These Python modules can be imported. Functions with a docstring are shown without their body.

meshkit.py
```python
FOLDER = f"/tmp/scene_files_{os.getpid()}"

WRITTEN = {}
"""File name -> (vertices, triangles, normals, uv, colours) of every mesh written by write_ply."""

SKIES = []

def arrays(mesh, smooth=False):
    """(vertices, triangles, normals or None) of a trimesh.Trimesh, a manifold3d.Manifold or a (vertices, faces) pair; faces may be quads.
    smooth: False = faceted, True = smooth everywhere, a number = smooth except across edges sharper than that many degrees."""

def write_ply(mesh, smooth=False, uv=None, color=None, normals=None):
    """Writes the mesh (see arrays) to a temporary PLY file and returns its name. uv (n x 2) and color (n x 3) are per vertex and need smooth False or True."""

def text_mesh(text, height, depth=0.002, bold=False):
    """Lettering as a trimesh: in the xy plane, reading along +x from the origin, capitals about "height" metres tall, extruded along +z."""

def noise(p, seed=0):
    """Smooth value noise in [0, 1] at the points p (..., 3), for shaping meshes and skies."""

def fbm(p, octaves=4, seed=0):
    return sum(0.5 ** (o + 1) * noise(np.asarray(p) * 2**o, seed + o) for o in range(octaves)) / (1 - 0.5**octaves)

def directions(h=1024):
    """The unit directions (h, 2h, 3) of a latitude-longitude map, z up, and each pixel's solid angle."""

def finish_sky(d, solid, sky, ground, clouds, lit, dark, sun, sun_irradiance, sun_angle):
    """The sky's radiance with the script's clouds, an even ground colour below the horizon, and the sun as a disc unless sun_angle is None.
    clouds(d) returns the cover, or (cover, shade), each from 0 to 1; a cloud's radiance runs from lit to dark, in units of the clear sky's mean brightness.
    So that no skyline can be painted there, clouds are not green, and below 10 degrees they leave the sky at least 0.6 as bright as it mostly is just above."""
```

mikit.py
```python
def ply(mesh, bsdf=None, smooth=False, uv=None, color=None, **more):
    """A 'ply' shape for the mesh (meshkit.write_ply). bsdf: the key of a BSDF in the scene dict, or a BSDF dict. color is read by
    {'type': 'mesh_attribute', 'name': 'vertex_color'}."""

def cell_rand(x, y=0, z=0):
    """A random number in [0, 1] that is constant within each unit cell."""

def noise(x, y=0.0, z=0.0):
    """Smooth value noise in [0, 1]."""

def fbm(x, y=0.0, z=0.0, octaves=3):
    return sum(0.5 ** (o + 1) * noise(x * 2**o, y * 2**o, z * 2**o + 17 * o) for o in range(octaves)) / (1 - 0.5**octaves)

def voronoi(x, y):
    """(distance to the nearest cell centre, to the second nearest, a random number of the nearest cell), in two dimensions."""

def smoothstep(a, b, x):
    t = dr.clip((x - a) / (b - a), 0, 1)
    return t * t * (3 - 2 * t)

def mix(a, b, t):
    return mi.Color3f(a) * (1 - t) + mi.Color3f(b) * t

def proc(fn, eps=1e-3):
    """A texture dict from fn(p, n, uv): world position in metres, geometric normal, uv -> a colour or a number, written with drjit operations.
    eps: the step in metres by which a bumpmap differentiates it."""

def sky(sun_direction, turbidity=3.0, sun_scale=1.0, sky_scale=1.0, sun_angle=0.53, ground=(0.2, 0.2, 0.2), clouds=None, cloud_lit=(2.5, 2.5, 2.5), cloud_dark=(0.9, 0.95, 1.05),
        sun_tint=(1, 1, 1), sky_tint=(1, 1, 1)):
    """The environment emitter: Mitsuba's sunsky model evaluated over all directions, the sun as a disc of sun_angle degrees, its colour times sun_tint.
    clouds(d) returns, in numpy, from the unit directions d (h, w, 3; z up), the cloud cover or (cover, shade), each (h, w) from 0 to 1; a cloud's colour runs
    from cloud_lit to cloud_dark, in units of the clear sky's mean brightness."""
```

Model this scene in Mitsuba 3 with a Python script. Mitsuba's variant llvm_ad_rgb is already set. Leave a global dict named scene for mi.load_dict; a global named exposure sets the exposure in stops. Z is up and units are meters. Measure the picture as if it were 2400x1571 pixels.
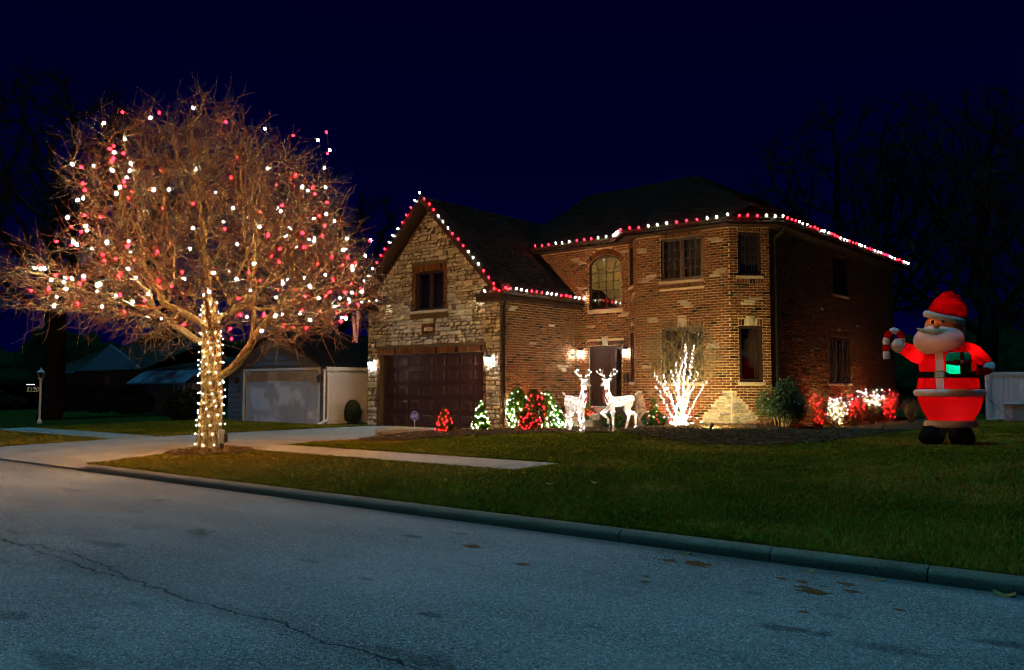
import math, random
import numpy as np, trimesh, manifold3d as mf, shapely, drjit as dr
import mitsuba as mi, mikit, meshkit
from shapely.geometry import Polygon, LineString, Point, box as sbox
from shapely.ops import unary_union
from scipy.spatial import cKDTree, ConvexHull, HalfspaceIntersection

T = mi.ScalarTransform4f
scene, labels = {}, {}

# ---------------------------------------------------------------- camera, sky, exposure
# x runs along the house front, y away from the street, z up; the eye stands on the far side of the road.
YAW, PITCH = math.radians(39.8), math.radians(3.55)
EYE = np.array([0.0, 0.0, 1.65])
LOOK = np.array([-math.sin(YAW) * math.cos(PITCH), math.cos(YAW) * math.cos(PITCH), math.sin(PITCH)])
scene['camera'] = {'type': 'perspective', 'fov': 2 * math.degrees(math.atan(1200 / 2040)), 'fov_axis': 'x', 'near_clip': 0.05, 'far_clip': 2000.0,
                   'to_world': T().look_at(origin=EYE.tolist(), target=(EYE + LOOK).tolist(), up=[0, 0, 1])}
# clear night: a deep blue sky and a high moon standing behind the house
scene['sky'] = {**mikit.sky([-0.05, -0.20, 0.97], turbidity=2.5, sun_scale=1.25, sky_scale=0.10, sun_angle=3.0, ground=(0.05, 0.05, 0.05),
                            sun_tint=(0.045, 0.54, 1.12), sky_tint=(0.006, 0.02, 1.0)), 'sampling_weight': 150.0}
exposure = 0.0

# ---------------------------------------------------------------- helpers
def rgb(*c):
    return {'type': 'rgb', 'value': [float(x) for x in (c if len(c) == 3 else c[0])]}

def numbered(key):
    k, n = key, 0
    while k in scene or k in TAKEN:
        n += 1
        k = f'{key}_{n:03d}'
    TAKEN.add(k)
    return k
TAKEN = set()

def say(key, label=None, cat=None, group=None, kind=None):
    d = {k: v for k, v in (('label', label), ('category', cat), ('group', group), ('kind', kind)) if v}
    if d: labels[key] = d

def put(key, mesh, bsdf, smooth=False, color=None, uv=None, emit=None, weight=1.0, label=None, cat=None, group=None, kind=None, **more):
    """One entry of the scene under the next free number of key."""
    k = numbered(key)
    d = mikit.ply(mesh, bsdf, smooth=smooth, color=color, uv=uv, **more)
    if emit is not None:
        d['emitter'] = {'type': 'area', 'radiance': rgb(emit), 'sampling_weight': float(weight)}
    scene[k] = d
    say(k, label, cat, group, kind)
    return k

def thing(key, label, cat, group=None):
    k = numbered(key)
    say(k, label, cat, group)
    return k

class MB:
    """Collects triangles (and a colour per vertex) for one mesh."""
    def __init__(self): self.v, self.f, self.c, self.n = [], [], [], 0
    def add(self, v, f, c=None):
        v = np.asarray(v, float); f = np.asarray(f, int)
        if f.shape[1] == 4: f = np.vstack([f[:, [0, 1, 2]], f[:, [0, 2, 3]]])
        self.v.append(v); self.f.append(f + self.n); self.n += len(v)
        self.c.append(np.broadcast_to(np.asarray((1, 1, 1) if c is None else c, float), (len(v), 3)))
        return self
    def mesh(self, m, c=None): return self.add(m.vertices, m.faces, c)
    def box(self, a, b, c=None, M=None):
        v, f = box_vf(a, b)
        return self.add(v if M is None else M(v), f, c)
    def tube(self, pts, rad, sides=6, c=None, cap=True):
        v, f = tube_vf(pts, rad, sides, cap)
        return self.add(v, f, c)
    def get(self): return np.vstack(self.v), np.vstack(self.f)
    def col(self): return np.vstack(self.c)
    def put(self, key, bsdf, smooth=False, colored=False, **k):
        v, f = self.get()
        if colored and smooth not in (False, True): smooth = True
        return put(key, (v, f), bsdf, smooth=smooth, color=self.col() if colored else None, **k)

BOXF = np.array([[0, 3, 2, 1], [4, 5, 6, 7], [0, 1, 5, 4], [1, 2, 6, 5], [2, 3, 7, 6], [3, 0, 4, 7]])
def box_vf(a, b):
    (x0, y0, z0), (x1, y1, z1) = np.minimum(a, b), np.maximum(a, b)
    return np.array([[x0, y0, z0], [x1, y0, z0], [x1, y1, z0], [x0, y1, z0], [x0, y0, z1], [x1, y0, z1], [x1, y1, z1], [x0, y1, z1]], float), BOXF

def tube_vf(pts, rad, sides=6, cap=True):
    p = np.asarray(pts, float); n = len(p)
    r = np.broadcast_to(np.asarray(rad, float), (n,))
    t = np.gradient(p, axis=0); t /= np.linalg.norm(t, axis=1, keepdims=True) + 1e-12
    a = np.zeros_like(p); ref = np.array([0, 0, 1.0]) if abs(t[0, 2]) < 0.9 else np.array([1.0, 0, 0])
    a[0] = np.cross(t[0], ref); a[0] /= np.linalg.norm(a[0])
    for i in range(1, n):
        q = a[i - 1] - t[i] * (a[i - 1] @ t[i]); a[i] = q / (np.linalg.norm(q) + 1e-12)
    b = np.cross(t, a); ang = np.arange(sides) * 2 * np.pi / sides
    v = (p[:, None] + r[:, None, None] * (np.cos(ang)[None, :, None] * a[:, None] + np.sin(ang)[None, :, None] * b[:, None])).reshape(-1, 3)
    i, j = np.meshgrid(np.arange(n - 1), np.arange(sides), indexing='ij')
    q = np.stack([i * sides + j, i * sides + (j + 1) % sides, (i + 1) * sides + (j + 1) % sides, (i + 1) * sides + j], -1).reshape(-1, 4)
    f = np.vstack([q[:, [0, 1, 2]], q[:, [0, 2, 3]]])
    if cap:
        m = len(v); v = np.vstack([v, p[0], p[-1]]); k = np.arange(sides)
        f = np.vstack([f, np.stack([(k + 1) % sides, k, k * 0 + m], 1), np.stack([(n - 1) * sides + k, (n - 1) * sides + (k + 1) % sides, k * 0 + m + 1], 1)])
    return v, f

def lathe_vf(profile, sides=24, center=(0, 0, 0), squash=(1, 1)):
    """profile: (radius, z) from the bottom up."""
    pr = np.asarray(profile, float); ang = np.arange(sides) * 2 * np.pi / sides
    v = np.stack([pr[:, :1] * np.cos(ang) * squash[0], pr[:, :1] * np.sin(ang) * squash[1], np.broadcast_to(pr[:, 1:], (len(pr), sides))], -1).reshape(-1, 3) + center
    i, j = np.meshgrid(np.arange(len(pr) - 1), np.arange(sides), indexing='ij')
    q = np.stack([i * sides + j, i * sides + (j + 1) % sides, (i + 1) * sides + (j + 1) % sides, (i + 1) * sides + j], -1).reshape(-1, 4)
    return v, np.vstack([q[:, [0, 1, 2]], q[:, [0, 2, 3]]])

def rounded(a, b, r, seg=8):
    """A rounded box as a hull of spheres."""
    a, b = np.minimum(a, b).astype(float), np.maximum(a, b).astype(float)
    s = mf.Manifold.sphere(r, seg)
    return mf.Manifold.batch_hull([s.translate([x, y, z]) for x in (a[0] + r, b[0] - r) for y in (a[1] + r, b[1] - r) for z in (a[2] + r, b[2] - r)])

def tri(m):
    g = m.to_mesh()
    return trimesh.Trimesh(np.array(g.vert_properties[:, :3]), np.array(g.tri_verts), process=False)

class Frame:
    """A wall's own axes: s along it, z up, depth outwards."""
    def __init__(self, p0, p1):
        self.o = np.array([p0[0], p0[1], 0.0]); d = np.array([p1[0] - p0[0], p1[1] - p0[1], 0.0])
        self.L = np.linalg.norm(d); self.d = d / self.L; self.n = np.array([self.d[1], -self.d[0], 0.0]); self.u = np.array([0, 0, 1.0])
    def __call__(self, q):      # q: (s, depth outwards, z)
        q = np.asarray(q, float).reshape(-1, 3)
        return self.o + q[:, :1] * self.d + q[:, 1:2] * self.n + q[:, 2:] * self.u
    def s(self, x, y): return float((np.array([x, y, 0]) - self.o) @ self.d)

def plate(fr, poly, d0, d1, mb, c=None):
    """A shapely polygon in (s, z) as a plate between two depths of a wall frame."""
    for g in getattr(poly, 'geoms', [poly]):
        if g.is_empty or g.area < 1e-6: continue
        m = trimesh.creation.extrude_polygon(g, abs(d1 - d0), engine='earcut')
        v = m.vertices
        w = np.stack([v[:, 0], min(d0, d1) + v[:, 2], v[:, 1]], 1)
        mb.add(fr(w), m.faces[:, ::-1], c)
    return mb

def quad_block(fr, q, d0, d1, mb, c):
    """A brick: a quadrilateral of (s, z) corners, counter-clockwise seen from outside, from depth d0 to d1."""
    v = fr([[s, d1, z] for s, z in q] + [[s, d0, z] for s, z in q])
    mb.add(v, [[0, 1, 2, 3], [1, 0, 4, 5], [2, 1, 5, 6], [3, 2, 6, 7], [0, 3, 7, 4]], c)

def smoothstep(a, b, x):
    t = np.clip((np.asarray(x, float) - a) / (b - a), 0, 1)
    return t * t * (3 - 2 * t)

# ---------------------------------------------------------------- materials
def both(d): return {'type': 'twosided', 'bsdf': d}
def matte(*c): return both({'type': 'diffuse', 'reflectance': rgb(*c)})
def gloss(c, rough=0.4, spec=0.5, metal=0.0): return both({'type': 'principled', 'base_color': rgb(c), 'roughness': rough, 'specular': spec, 'metallic': metal})
scene['vertex_paint'] = both({'type': 'diffuse', 'reflectance': {'type': 'mesh_attribute', 'name': 'vertex_color'}})
scene['leafy'] = both({'type': 'principled', 'base_color': {'type': 'mesh_attribute', 'name': 'vertex_color'}, 'roughness': 0.45, 'specular': 0.4})
scene['mortar'] = matte(0.58, 0.47, 0.29)
scene['stone_mortar'] = matte(0.10, 0.075, 0.045)
scene['brown_trim'] = gloss((0.035, 0.020, 0.015), 0.35)
scene['door_paint'] = gloss((0.034, 0.013, 0.012), 0.30)
scene['limestone'] = matte(0.50, 0.42, 0.30)
scene['black_metal'] = gloss((0.02, 0.02, 0.02), 0.35)
scene['dark_metal'] = gloss((0.006, 0.005, 0.004), 0.6, 0.2)
scene['black_cloth'] = matte(0.012, 0.012, 0.012)
scene['white_paint'] = gloss((0.72, 0.70, 0.66), 0.45)
scene['grey_paint'] = gloss((0.30, 0.31, 0.34), 0.5)
scene['dark_room'] = matte(0.03, 0.03, 0.03)
scene['plaster'] = matte(0.62, 0.55, 0.36)
scene['curtain_cloth'] = matte(0.05, 0.048, 0.042)
scene['pale_cloth'] = matte(0.55, 0.50, 0.48)
scene['glass'] = {'type': 'thindielectric', 'int_ior': 1.5}
scene['lamp_glass'] = matte(0.8, 0.8, 0.8)
scene['wire'] = matte(0.03, 0.05, 0.03)
scene['roof_felt'] = matte(0.010, 0.008, 0.007)
scene['steel'] = gloss((0.45, 0.45, 0.45), 0.35, 0.5, 1.0)
scene['brass'] = gloss((0.65, 0.45, 0.12), 0.3, 0.5, 1.0)

def pnoise(p, k, z=1.0): return mikit.noise(p.x * k, p.y * k, p.z * k * z)

CRACK = [(-11.5, 3.86), (-10.51, 3.84), (-9.83, 3.86), (-9.18, 3.80), (-8.63, 3.79), (-8.0, 3.73), (-7.56, 3.78), (-6.75, 3.75), (-6.41, 3.71), (-5.91, 3.71), (-5.52, 3.75), (-5.27, 3.77), (-4.98, 3.70),
         (-4.58, 3.67), (-4.32, 3.72), (-4.03, 3.69), (-3.6, 3.66), (-2.8, 3.7), (-1.5, 3.62), (0.5, 3.68), (3, 3.6)]
CRACK2 = [(-10.1, 3.86), (-9.8, 3.98), (-9.42, 3.95), (-9.16, 3.98), (-8.7, 3.96), (-8.36, 3.93), (-8.0, 3.88), (-7.6, 3.80)]
STAINS = [(-6.24, 6.83, .16), (-5.26, 6.48, .10), (-4.27, 7.50, .13), (-3.99, 7.55, .17), (-4.09, 6.75, .06), (-3.96, 6.55, .07), (-3.12, 7.42, .07), (-2.95, 7.43, .07), (-2.63, 7.58, .08), (-2.50, 7.33, .09),
          (-2.72, 7.12, .15), (-2.84, 7.22, .10), (-2.74, 7.36, .05), (-2.54, 6.44, .05), (-2.01, 6.95, .06)]
DARKS = [(-2.42, 5.92, .13), (-1.19, 6.44, .12), (-7.2, 6.9, .10), (-9.4, 5.6, .12), (-3.5, 5.1, .08), (-12.4, 6.7, .14), (-5.9, 5.1, .07), (-4.6, 4.6, .06)]

def asphalt_color(p, n, uv):
    warp = mikit.fbm(p.x * 1.7, p.y * 1.7, 3.0)
    big = mikit.fbm(p.x * 0.35, p.y * 0.5, 1.0)
    streak = mikit.fbm(p.x * 0.5, p.y * 2.6, 7.0)
    g1 = mikit.noise(p.x * 105, p.y * 105, 2.0)
    g2 = mikit.noise(p.x * 47, p.y * 47, 5.0)
    g3 = mikit.noise(p.x * 190, p.y * 190, 9.0)
    spec = mikit.smoothstep(0.70, 0.92, g1) * 0.85 + mikit.smoothstep(0.74, 0.95, g3) * 0.6
    pits = mikit.smoothstep(0.72, 0.93, g2)
    v = 0.175 + 0.13 * (big - 0.5) + 0.06 * (streak - 0.5) + 0.10 * (g2 - 0.5) + 0.15 * (g1 - 0.5) + 0.17 * spec - 0.12 * pits
    spots = mikit.smoothstep(0.70, 0.82, mikit.fbm(p.x * 1.3 + 5, p.y * 3.4, 11.0)) * 0.35
    v = v * (1 - spots)
    wx, wy = p.x + 0.05 * (mikit.noise(p.x * 9, p.y * 9, 1) - 0.5), p.y + 0.07 * (mikit.noise(p.x * 8, p.y * 8, 4) - 0.5) + 0.025 * (mikit.noise(p.x * 31, p.y * 31, 4) - 0.5)
    d = mi.Float(9.0)
    for line in (CRACK, CRACK2):
        for (ax, ay), (bx, by) in zip(line[:-1], line[1:]):
            t = dr.clip(((wx - ax) * (bx - ax) + (wy - ay) * (by - ay)) / ((bx - ax) ** 2 + (by - ay) ** 2), 0, 1)
            d = dr.minimum(d, dr.sqrt(dr.square(wx - ax - t * (bx - ax)) + dr.square(wy - ay - t * (by - ay))))
    wide = 0.005 + 0.012 * mikit.noise(p.x * 5, p.y * 5, 3)
    crack = 1 - mikit.smoothstep(wide * 0.5, wide * 1.5, d)
    v = v * (1 - 0.72 * crack) * (1 - 0.18 * (1 - mikit.smoothstep(0.02, 0.22, d)))
    v = dr.maximum(v, 0.015)
    col = mi.Color3f(v * 1.0, v * 1.0, v * 0.97)
    rust, dark = mi.Float(0), mi.Float(0)
    for x, y, r in STAINS:
        q = dr.sqrt(dr.square((p.x - x) * 0.8 + (p.y - y) * 0.35) + dr.square((p.y - y) * 1.1)) / (0.72 * r) + 0.9 * (mikit.noise(p.x * 14, p.y * 14, 2) - 0.5)
        rust = dr.maximum(rust, 1 - mikit.smoothstep(0.75, 1.05, q))
    for x, y, r in DARKS:
        q = dr.sqrt(dr.square((p.x - x) * 0.6) + dr.square((p.y - y) * 1.3)) / r + 1.2 * (mikit.noise(p.x * 10, p.y * 10, 2) - 0.5)
        dark = dr.maximum(dark, 1 - mikit.smoothstep(0.5, 1.1, q))
    col = mikit.mix(col, mi.Color3f(0.115, 0.042, 0.012) * (0.6 + 0.8 * g1), rust * 0.9)
    col = col * (1 - 0.5 * dark)
    edge = mikit.smoothstep(7.66, 8.02, p.y + 0.12 * (mikit.noise(p.x * 3, p.y * 3, 1) - 0.5))
    return mikit.mix(col, mi.Color3f(0.07, 0.06, 0.05), edge * 0.7)
scene['asphalt'] = both({'type': 'diffuse', 'reflectance': mikit.proc(asphalt_color)})

def concrete_color(p, n, uv):
    b = mikit.fbm(p.x * 1.1, p.y * 1.1, p.z * 2.0)
    s = mikit.noise(p.x * 60, p.y * 60, p.z * 60)
    w = mikit.fbm(p.x * 0.6 + 3, p.y * 3.0, 5.0)
    v = 0.25 + 0.12 * (b - 0.5) + 0.09 * (s - 0.5) + 0.06 * (w - 0.5)
    return mi.Color3f(v * 1.05, v * 0.93, v * 0.76)
scene['concrete'] = both({'type': 'diffuse', 'reflectance': mikit.proc(concrete_color)})

def curb_color(p, n, uv):
    b = mikit.fbm(p.x * 2.1, p.y * 6.0, p.z * 9.0)
    s = mikit.noise(p.x * 85, p.y * 85, p.z * 85)
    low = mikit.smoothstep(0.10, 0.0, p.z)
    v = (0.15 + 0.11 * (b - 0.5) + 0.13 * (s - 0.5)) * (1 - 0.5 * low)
    return mi.Color3f(v * 1.05, v * 0.84, v * 0.60)
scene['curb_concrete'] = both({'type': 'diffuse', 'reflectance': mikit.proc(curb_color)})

def soil_color(p, n, uv):
    b = mikit.fbm(p.x * 2.0, p.y * 2.0, 1.0)
    s = mikit.noise(p.x * 40, p.y * 40, 3.0)
    return mikit.mix(mi.Color3f(0.020, 0.028, 0.004), mi.Color3f(0.045, 0.034, 0.008), b) * (0.6 + 0.8 * s)
scene['lawn_soil'] = both({'type': 'diffuse', 'reflectance': mikit.proc(soil_color)})

def mulch_color(p, n, uv):
    s = mikit.noise(p.x * 33, p.y * 33, p.z * 33)
    b = mikit.fbm(p.x * 2.5, p.y * 2.5, 2.0)
    return mi.Color3f(0.065, 0.038, 0.018) * (0.35 + 0.9 * s + 0.5 * b)
scene['mulch'] = both({'type': 'diffuse', 'reflectance': mikit.proc(mulch_color)})

def bark_color(p, n, uv):
    s = mikit.noise(p.x * 34, p.y * 34, p.z * 7)
    b = mikit.fbm(p.x * 4, p.y * 4, p.z * 2)
    return mi.Color3f(0.23, 0.175, 0.10) * (0.35 + 0.8 * s + 0.45 * (b - 0.4))
scene['bark'] = both({'type': 'diffuse', 'reflectance': mikit.proc(bark_color)})
scene['twig_bark'] = matte(0.20, 0.160, 0.115)
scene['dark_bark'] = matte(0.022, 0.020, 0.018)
scene['shrub_bark'] = matte(0.25, 0.19, 0.10)

def rock_color(p, n, uv):
    b = mikit.fbm(p.x * 9, p.y * 9, p.z * 9)
    s = mikit.noise(p.x * 50, p.y * 50, p.z * 50)
    return mi.Color3f(0.28, 0.22, 0.14) * (0.4 + 0.7 * b + 0.4 * s)
scene['rock_face'] = both({'type': 'diffuse', 'reflectance': mikit.proc(rock_color)})

# ---------------------------------------------------------------- the ground
GROUND = np.array([(-60, 0), (7.9, 0), (8.22, .12), (11.8, .22), (13.3, .24), (17, .31), (20, .36), (24, .39), (28, .42), (60, .6), (400, .6)])
DRIVE = np.array([(0, -.02), (8.05, .035), (9.2, .14), (11.8, .225), (13.3, .245), (20.7, .35), (60, .5)])
rng = np.random.default_rng(11)
def lawn_z(x, y):
    """Height of the grass, with the two planted mounds."""
    x, y = np.asarray(x, float), np.asarray(y, float)
    z = np.interp(y, GROUND[:, 0], GROUND[:, 1])
    return z + bed_z(x, y)
BED_RIGHT = Polygon([(-14.9, 23.3), (-13.9, 21.6), (-12.82, 20.18), (-11.43, 19.48), (-9.86, 18.85), (-8.56, 18.98), (-7.75, 20.1), (-7.6, 22.6), (-7.5, 25.7), (-7.4, 29), (-7.2, 33), (-7.6, 37), (-10.5, 37.0),
                     (-10.5, 25), (-11.5, 23.9), (-14.6, 23.9)]).buffer(.25).buffer(-.25)
BED_LEFT = Polygon([(-18.15, 15.35), (-17.5, 15.02), (-16.95, 15.65), (-16.7, 17.3), (-16.15, 19.2), (-15.5, 20.3), (-14.6, 21.5), (-14.2, 22.3), (-14.7, 23.8), (-15.6, 24.6), (-17.6, 24.6), (-17.7, 20.6), (-18.1, 20.2),
                    (-18.3, 19.0), (-18.6, 17.6), (-18.55, 16.5)]).buffer(.2).buffer(-.2)
def bed_z(x, y):
    d = (x + 10.9) ** 2 / 3.4 ** 2 + (y - 22.0) ** 2 / 3.0 ** 2
    z = .24 * np.clip(1 - d, 0, 1) ** 1.0 * smoothstep(1.0, .72, d)
    d2 = (x + 17.6) ** 2 / 1.3 ** 2 + (y - 18.6) ** 2 / 3.2 ** 2
    return z + .06 * np.clip(1 - d2, 0, 1)

def sheet(poly, zf, step, dz=0.0):
    """A polygon as a draped sheet of about the given grid step."""
    x0, y0, x1, y1 = poly.bounds
    xs, ys = np.arange(math.floor(x0 / step) * step, x1 + step, step), np.arange(math.floor(y0 / step) * step, y1 + step, step)
    X, Y = np.meshgrid(xs, ys)
    inner = poly.buffer(-step * .35)
    keep = shapely.contains_xy(inner, X, Y) if not inner.is_empty else np.zeros_like(X, bool)
    pts = [np.stack([X[keep], Y[keep]], 1)]
    for g in getattr(poly, 'geoms', [poly]):
        for ring in [g.exterior, *g.interiors]:
            n = max(4, int(ring.length / step)); pts.append(np.array([ring.interpolate(t, normalized=True).coords[0] for t in np.linspace(0, 1, n, endpoint=False)])); pts.append(np.array(ring.coords)[:-1])
    P = np.unique(np.round(np.vstack(pts), 5), axis=0)
    from scipy.spatial import Delaunay
    t = Delaunay(P).simplices
    c = P[t].mean(1)
    t = t[shapely.contains_xy(poly.buffer(1e-4), c[:, 0], c[:, 1])]
    a, b, d = P[t[:, 0]], P[t[:, 1]], P[t[:, 2]]
    flip = ((b - a)[:, 0] * (d - a)[:, 1] - (b - a)[:, 1] * (d - a)[:, 0]) < 0
    t[flip] = t[flip][:, ::-1]
    return np.column_stack([P, zf(P[:, 0], P[:, 1]) + dz]), t

# the far ground, one sheet to the horizon (below everything else)
v, f = sheet(sbox(-400, 7.9, 400, 420), lambda x, y: np.interp(y, GROUND[:, 0], GROUND[:, 1]) * 0 - .25, 40)
put('ground', (v, f), 'lawn_soil', label='dark ground running out behind the houses', kind='structure')
v, f = sheet(sbox(-120, -14, 90, 8.06), lambda x, y: 0 * x + .0, 10)
put('road', (v, f), 'asphalt', label='worn grey asphalt road with a long crack and rust stains', kind='structure')

# kerb: lengths of rounded concrete with open joints
profile = [(8.03, -.12), (8.035, .07), (8.05, .10), (8.08, .122), (8.12, .131), (8.17, .131), (8.205, .118), (8.215, .08), (8.215, -.12)]
def kerb_piece(x0, x1, sink=None):
    n = max(2, int((x1 - x0) / .25)); xs = np.linspace(x0, x1, n); pr = np.array(profile)
    jit = meshkit.noise(np.stack([xs * .8, xs * 0 + 3, xs * 0], 1)) * .012
    v = np.stack([np.broadcast_to(xs[:, None], (n, len(pr))), pr[None, :, 0] + jit[:, None], np.broadcast_to(pr[None, :, 1], (n, len(pr)))], -1)
    if sink is not None:
        k = sink(xs)[:, None]; v[..., 2] = np.where(v[..., 2] > .0, v[..., 2] * (1 - k) + .022 * k, v[..., 2])
    m = len(pr); i, j = np.meshgrid(np.arange(n - 1), np.arange(m - 1), indexing='ij')
    q = np.stack([i * m + j, i * m + j + 1, (i + 1) * m + j + 1, (i + 1) * m + j], -1).reshape(-1, 4)
    f = np.vstack([q[:, [0, 2, 1]], q[:, [0, 3, 2]]])
    e = np.arange(m - 2)
    f = np.vstack([f, np.stack([e * 0, e + 1, e + 2], 1), (n - 1) * m + np.stack([e * 0, e + 2, e + 1], 1)])
    return v.reshape(-1, 3), f
kerb = thing('curb', None, None); say(kerb, 'rounded concrete curb between the road and the lawn', None, None, 'structure')
edges = [-18.25, -12.05, -8.3, -5.2, -3.5, -2.1, .3, 3.6, 7, 12, 20]
for a, b in zip(edges[:-1], edges[1:]):
    put(kerb + '__segment', kerb_piece(a + .006, b - .006, (lambda xs: smoothstep(-17.55, -18.2, xs)) if a < -18 else None), 'curb_concrete', smooth=40)
put(kerb + '__segment', kerb_piece(-45, -24.6, lambda xs: smoothstep(-25.2, -24.65, xs)), 'curb_concrete', smooth=40)

# concrete: driveway and sidewalk slabs, each a piece, with open joints
def slab(poly, zf, gap=.007):
    p = poly.buffer(-gap, join_style=2)
    v, f = sheet(p, zf, .8)
    x = np.array(p.exterior.coords)[:-1]; n = len(x)
    if not p.exterior.is_ccw: x = x[::-1]
    x = np.array([p.exterior.interpolate(t).coords[0] for t in np.arange(0, p.exterior.length, .35)]); n = len(x)
    if not p.exterior.is_ccw: x = x[::-1]
    z = zf(x[:, 0], x[:, 1]); w = np.vstack([np.column_stack([x, z]), np.column_stack([x, z - .09])])
    i = np.arange(n); j = (i + 1) % n
    g = np.vstack([np.stack([i, i + n, j + n], 1), np.stack([i, j + n, j], 1)])
    return np.vstack([v, w]), np.vstack([f, g + len(v)])
drive_z = lambda x, y: np.interp(y, DRIVE[:, 0], DRIVE[:, 1])
drive_area = Polygon([(-25.4, 8.06), (-18.2, 8.06), (-18.55, 9.3), (-18.95, 10.7), (-18.6, 11.87), (-18.5, 13.3), (-18.75, 14.3), (-18.35, 15.5), (-18.6, 16.5), (-18.7, 17.7), (-18.35, 19), (-18.15, 20.3), (-18.15, 20.86), (-23.6, 20.86),
                      (-23.95, 19.3), (-24.4, 15.7), (-24.6, 13.3), (-24.75, 11.87), (-24.9, 10.2)])
drive = thing('driveway', None, None); say(drive, 'wide pale concrete driveway up to the garage door', None, None, 'structure')
ys = [8.06, 9.85, 11.87, 13.3, 15.2, 17.1, 19.0, 20.86]
for a, b in zip(ys[:-1], ys[1:]):
    for x0, x1 in ((-26, -22.9), (-22.9, -20.9), (-20.9, -17.9)):
        g = drive_area.intersection(sbox(x0, a, x1, b))
        if g.area > .05: put(drive + '__slab', slab(g, drive_z), 'concrete')
walk = thing('sidewalk', None, None); say(walk, 'narrow pale concrete sidewalk ending in the lawn', None, None, 'structure')
walk_z = lambda x, y: np.interp(y, [11.8, 13.3], [.235, .252])
wx = [-18.6, -17.0, -15.6, -14.2, -12.8, -11.4, -9.9]
for a, b in zip(wx[:-1], wx[1:]): put(walk + '__slab', slab(Polygon([(a, 11.87), (b + (.06 if b > -10 else 0), 11.87), (b, 13.27), (a, 13.27)]), walk_z), 'concrete')
for a in np.arange(-34, -24.7, 1.5): put(walk + '__slab', slab(sbox(a, 11.87, min(a + 1.5, -24.72), 13.27), walk_z), 'concrete')

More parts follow.
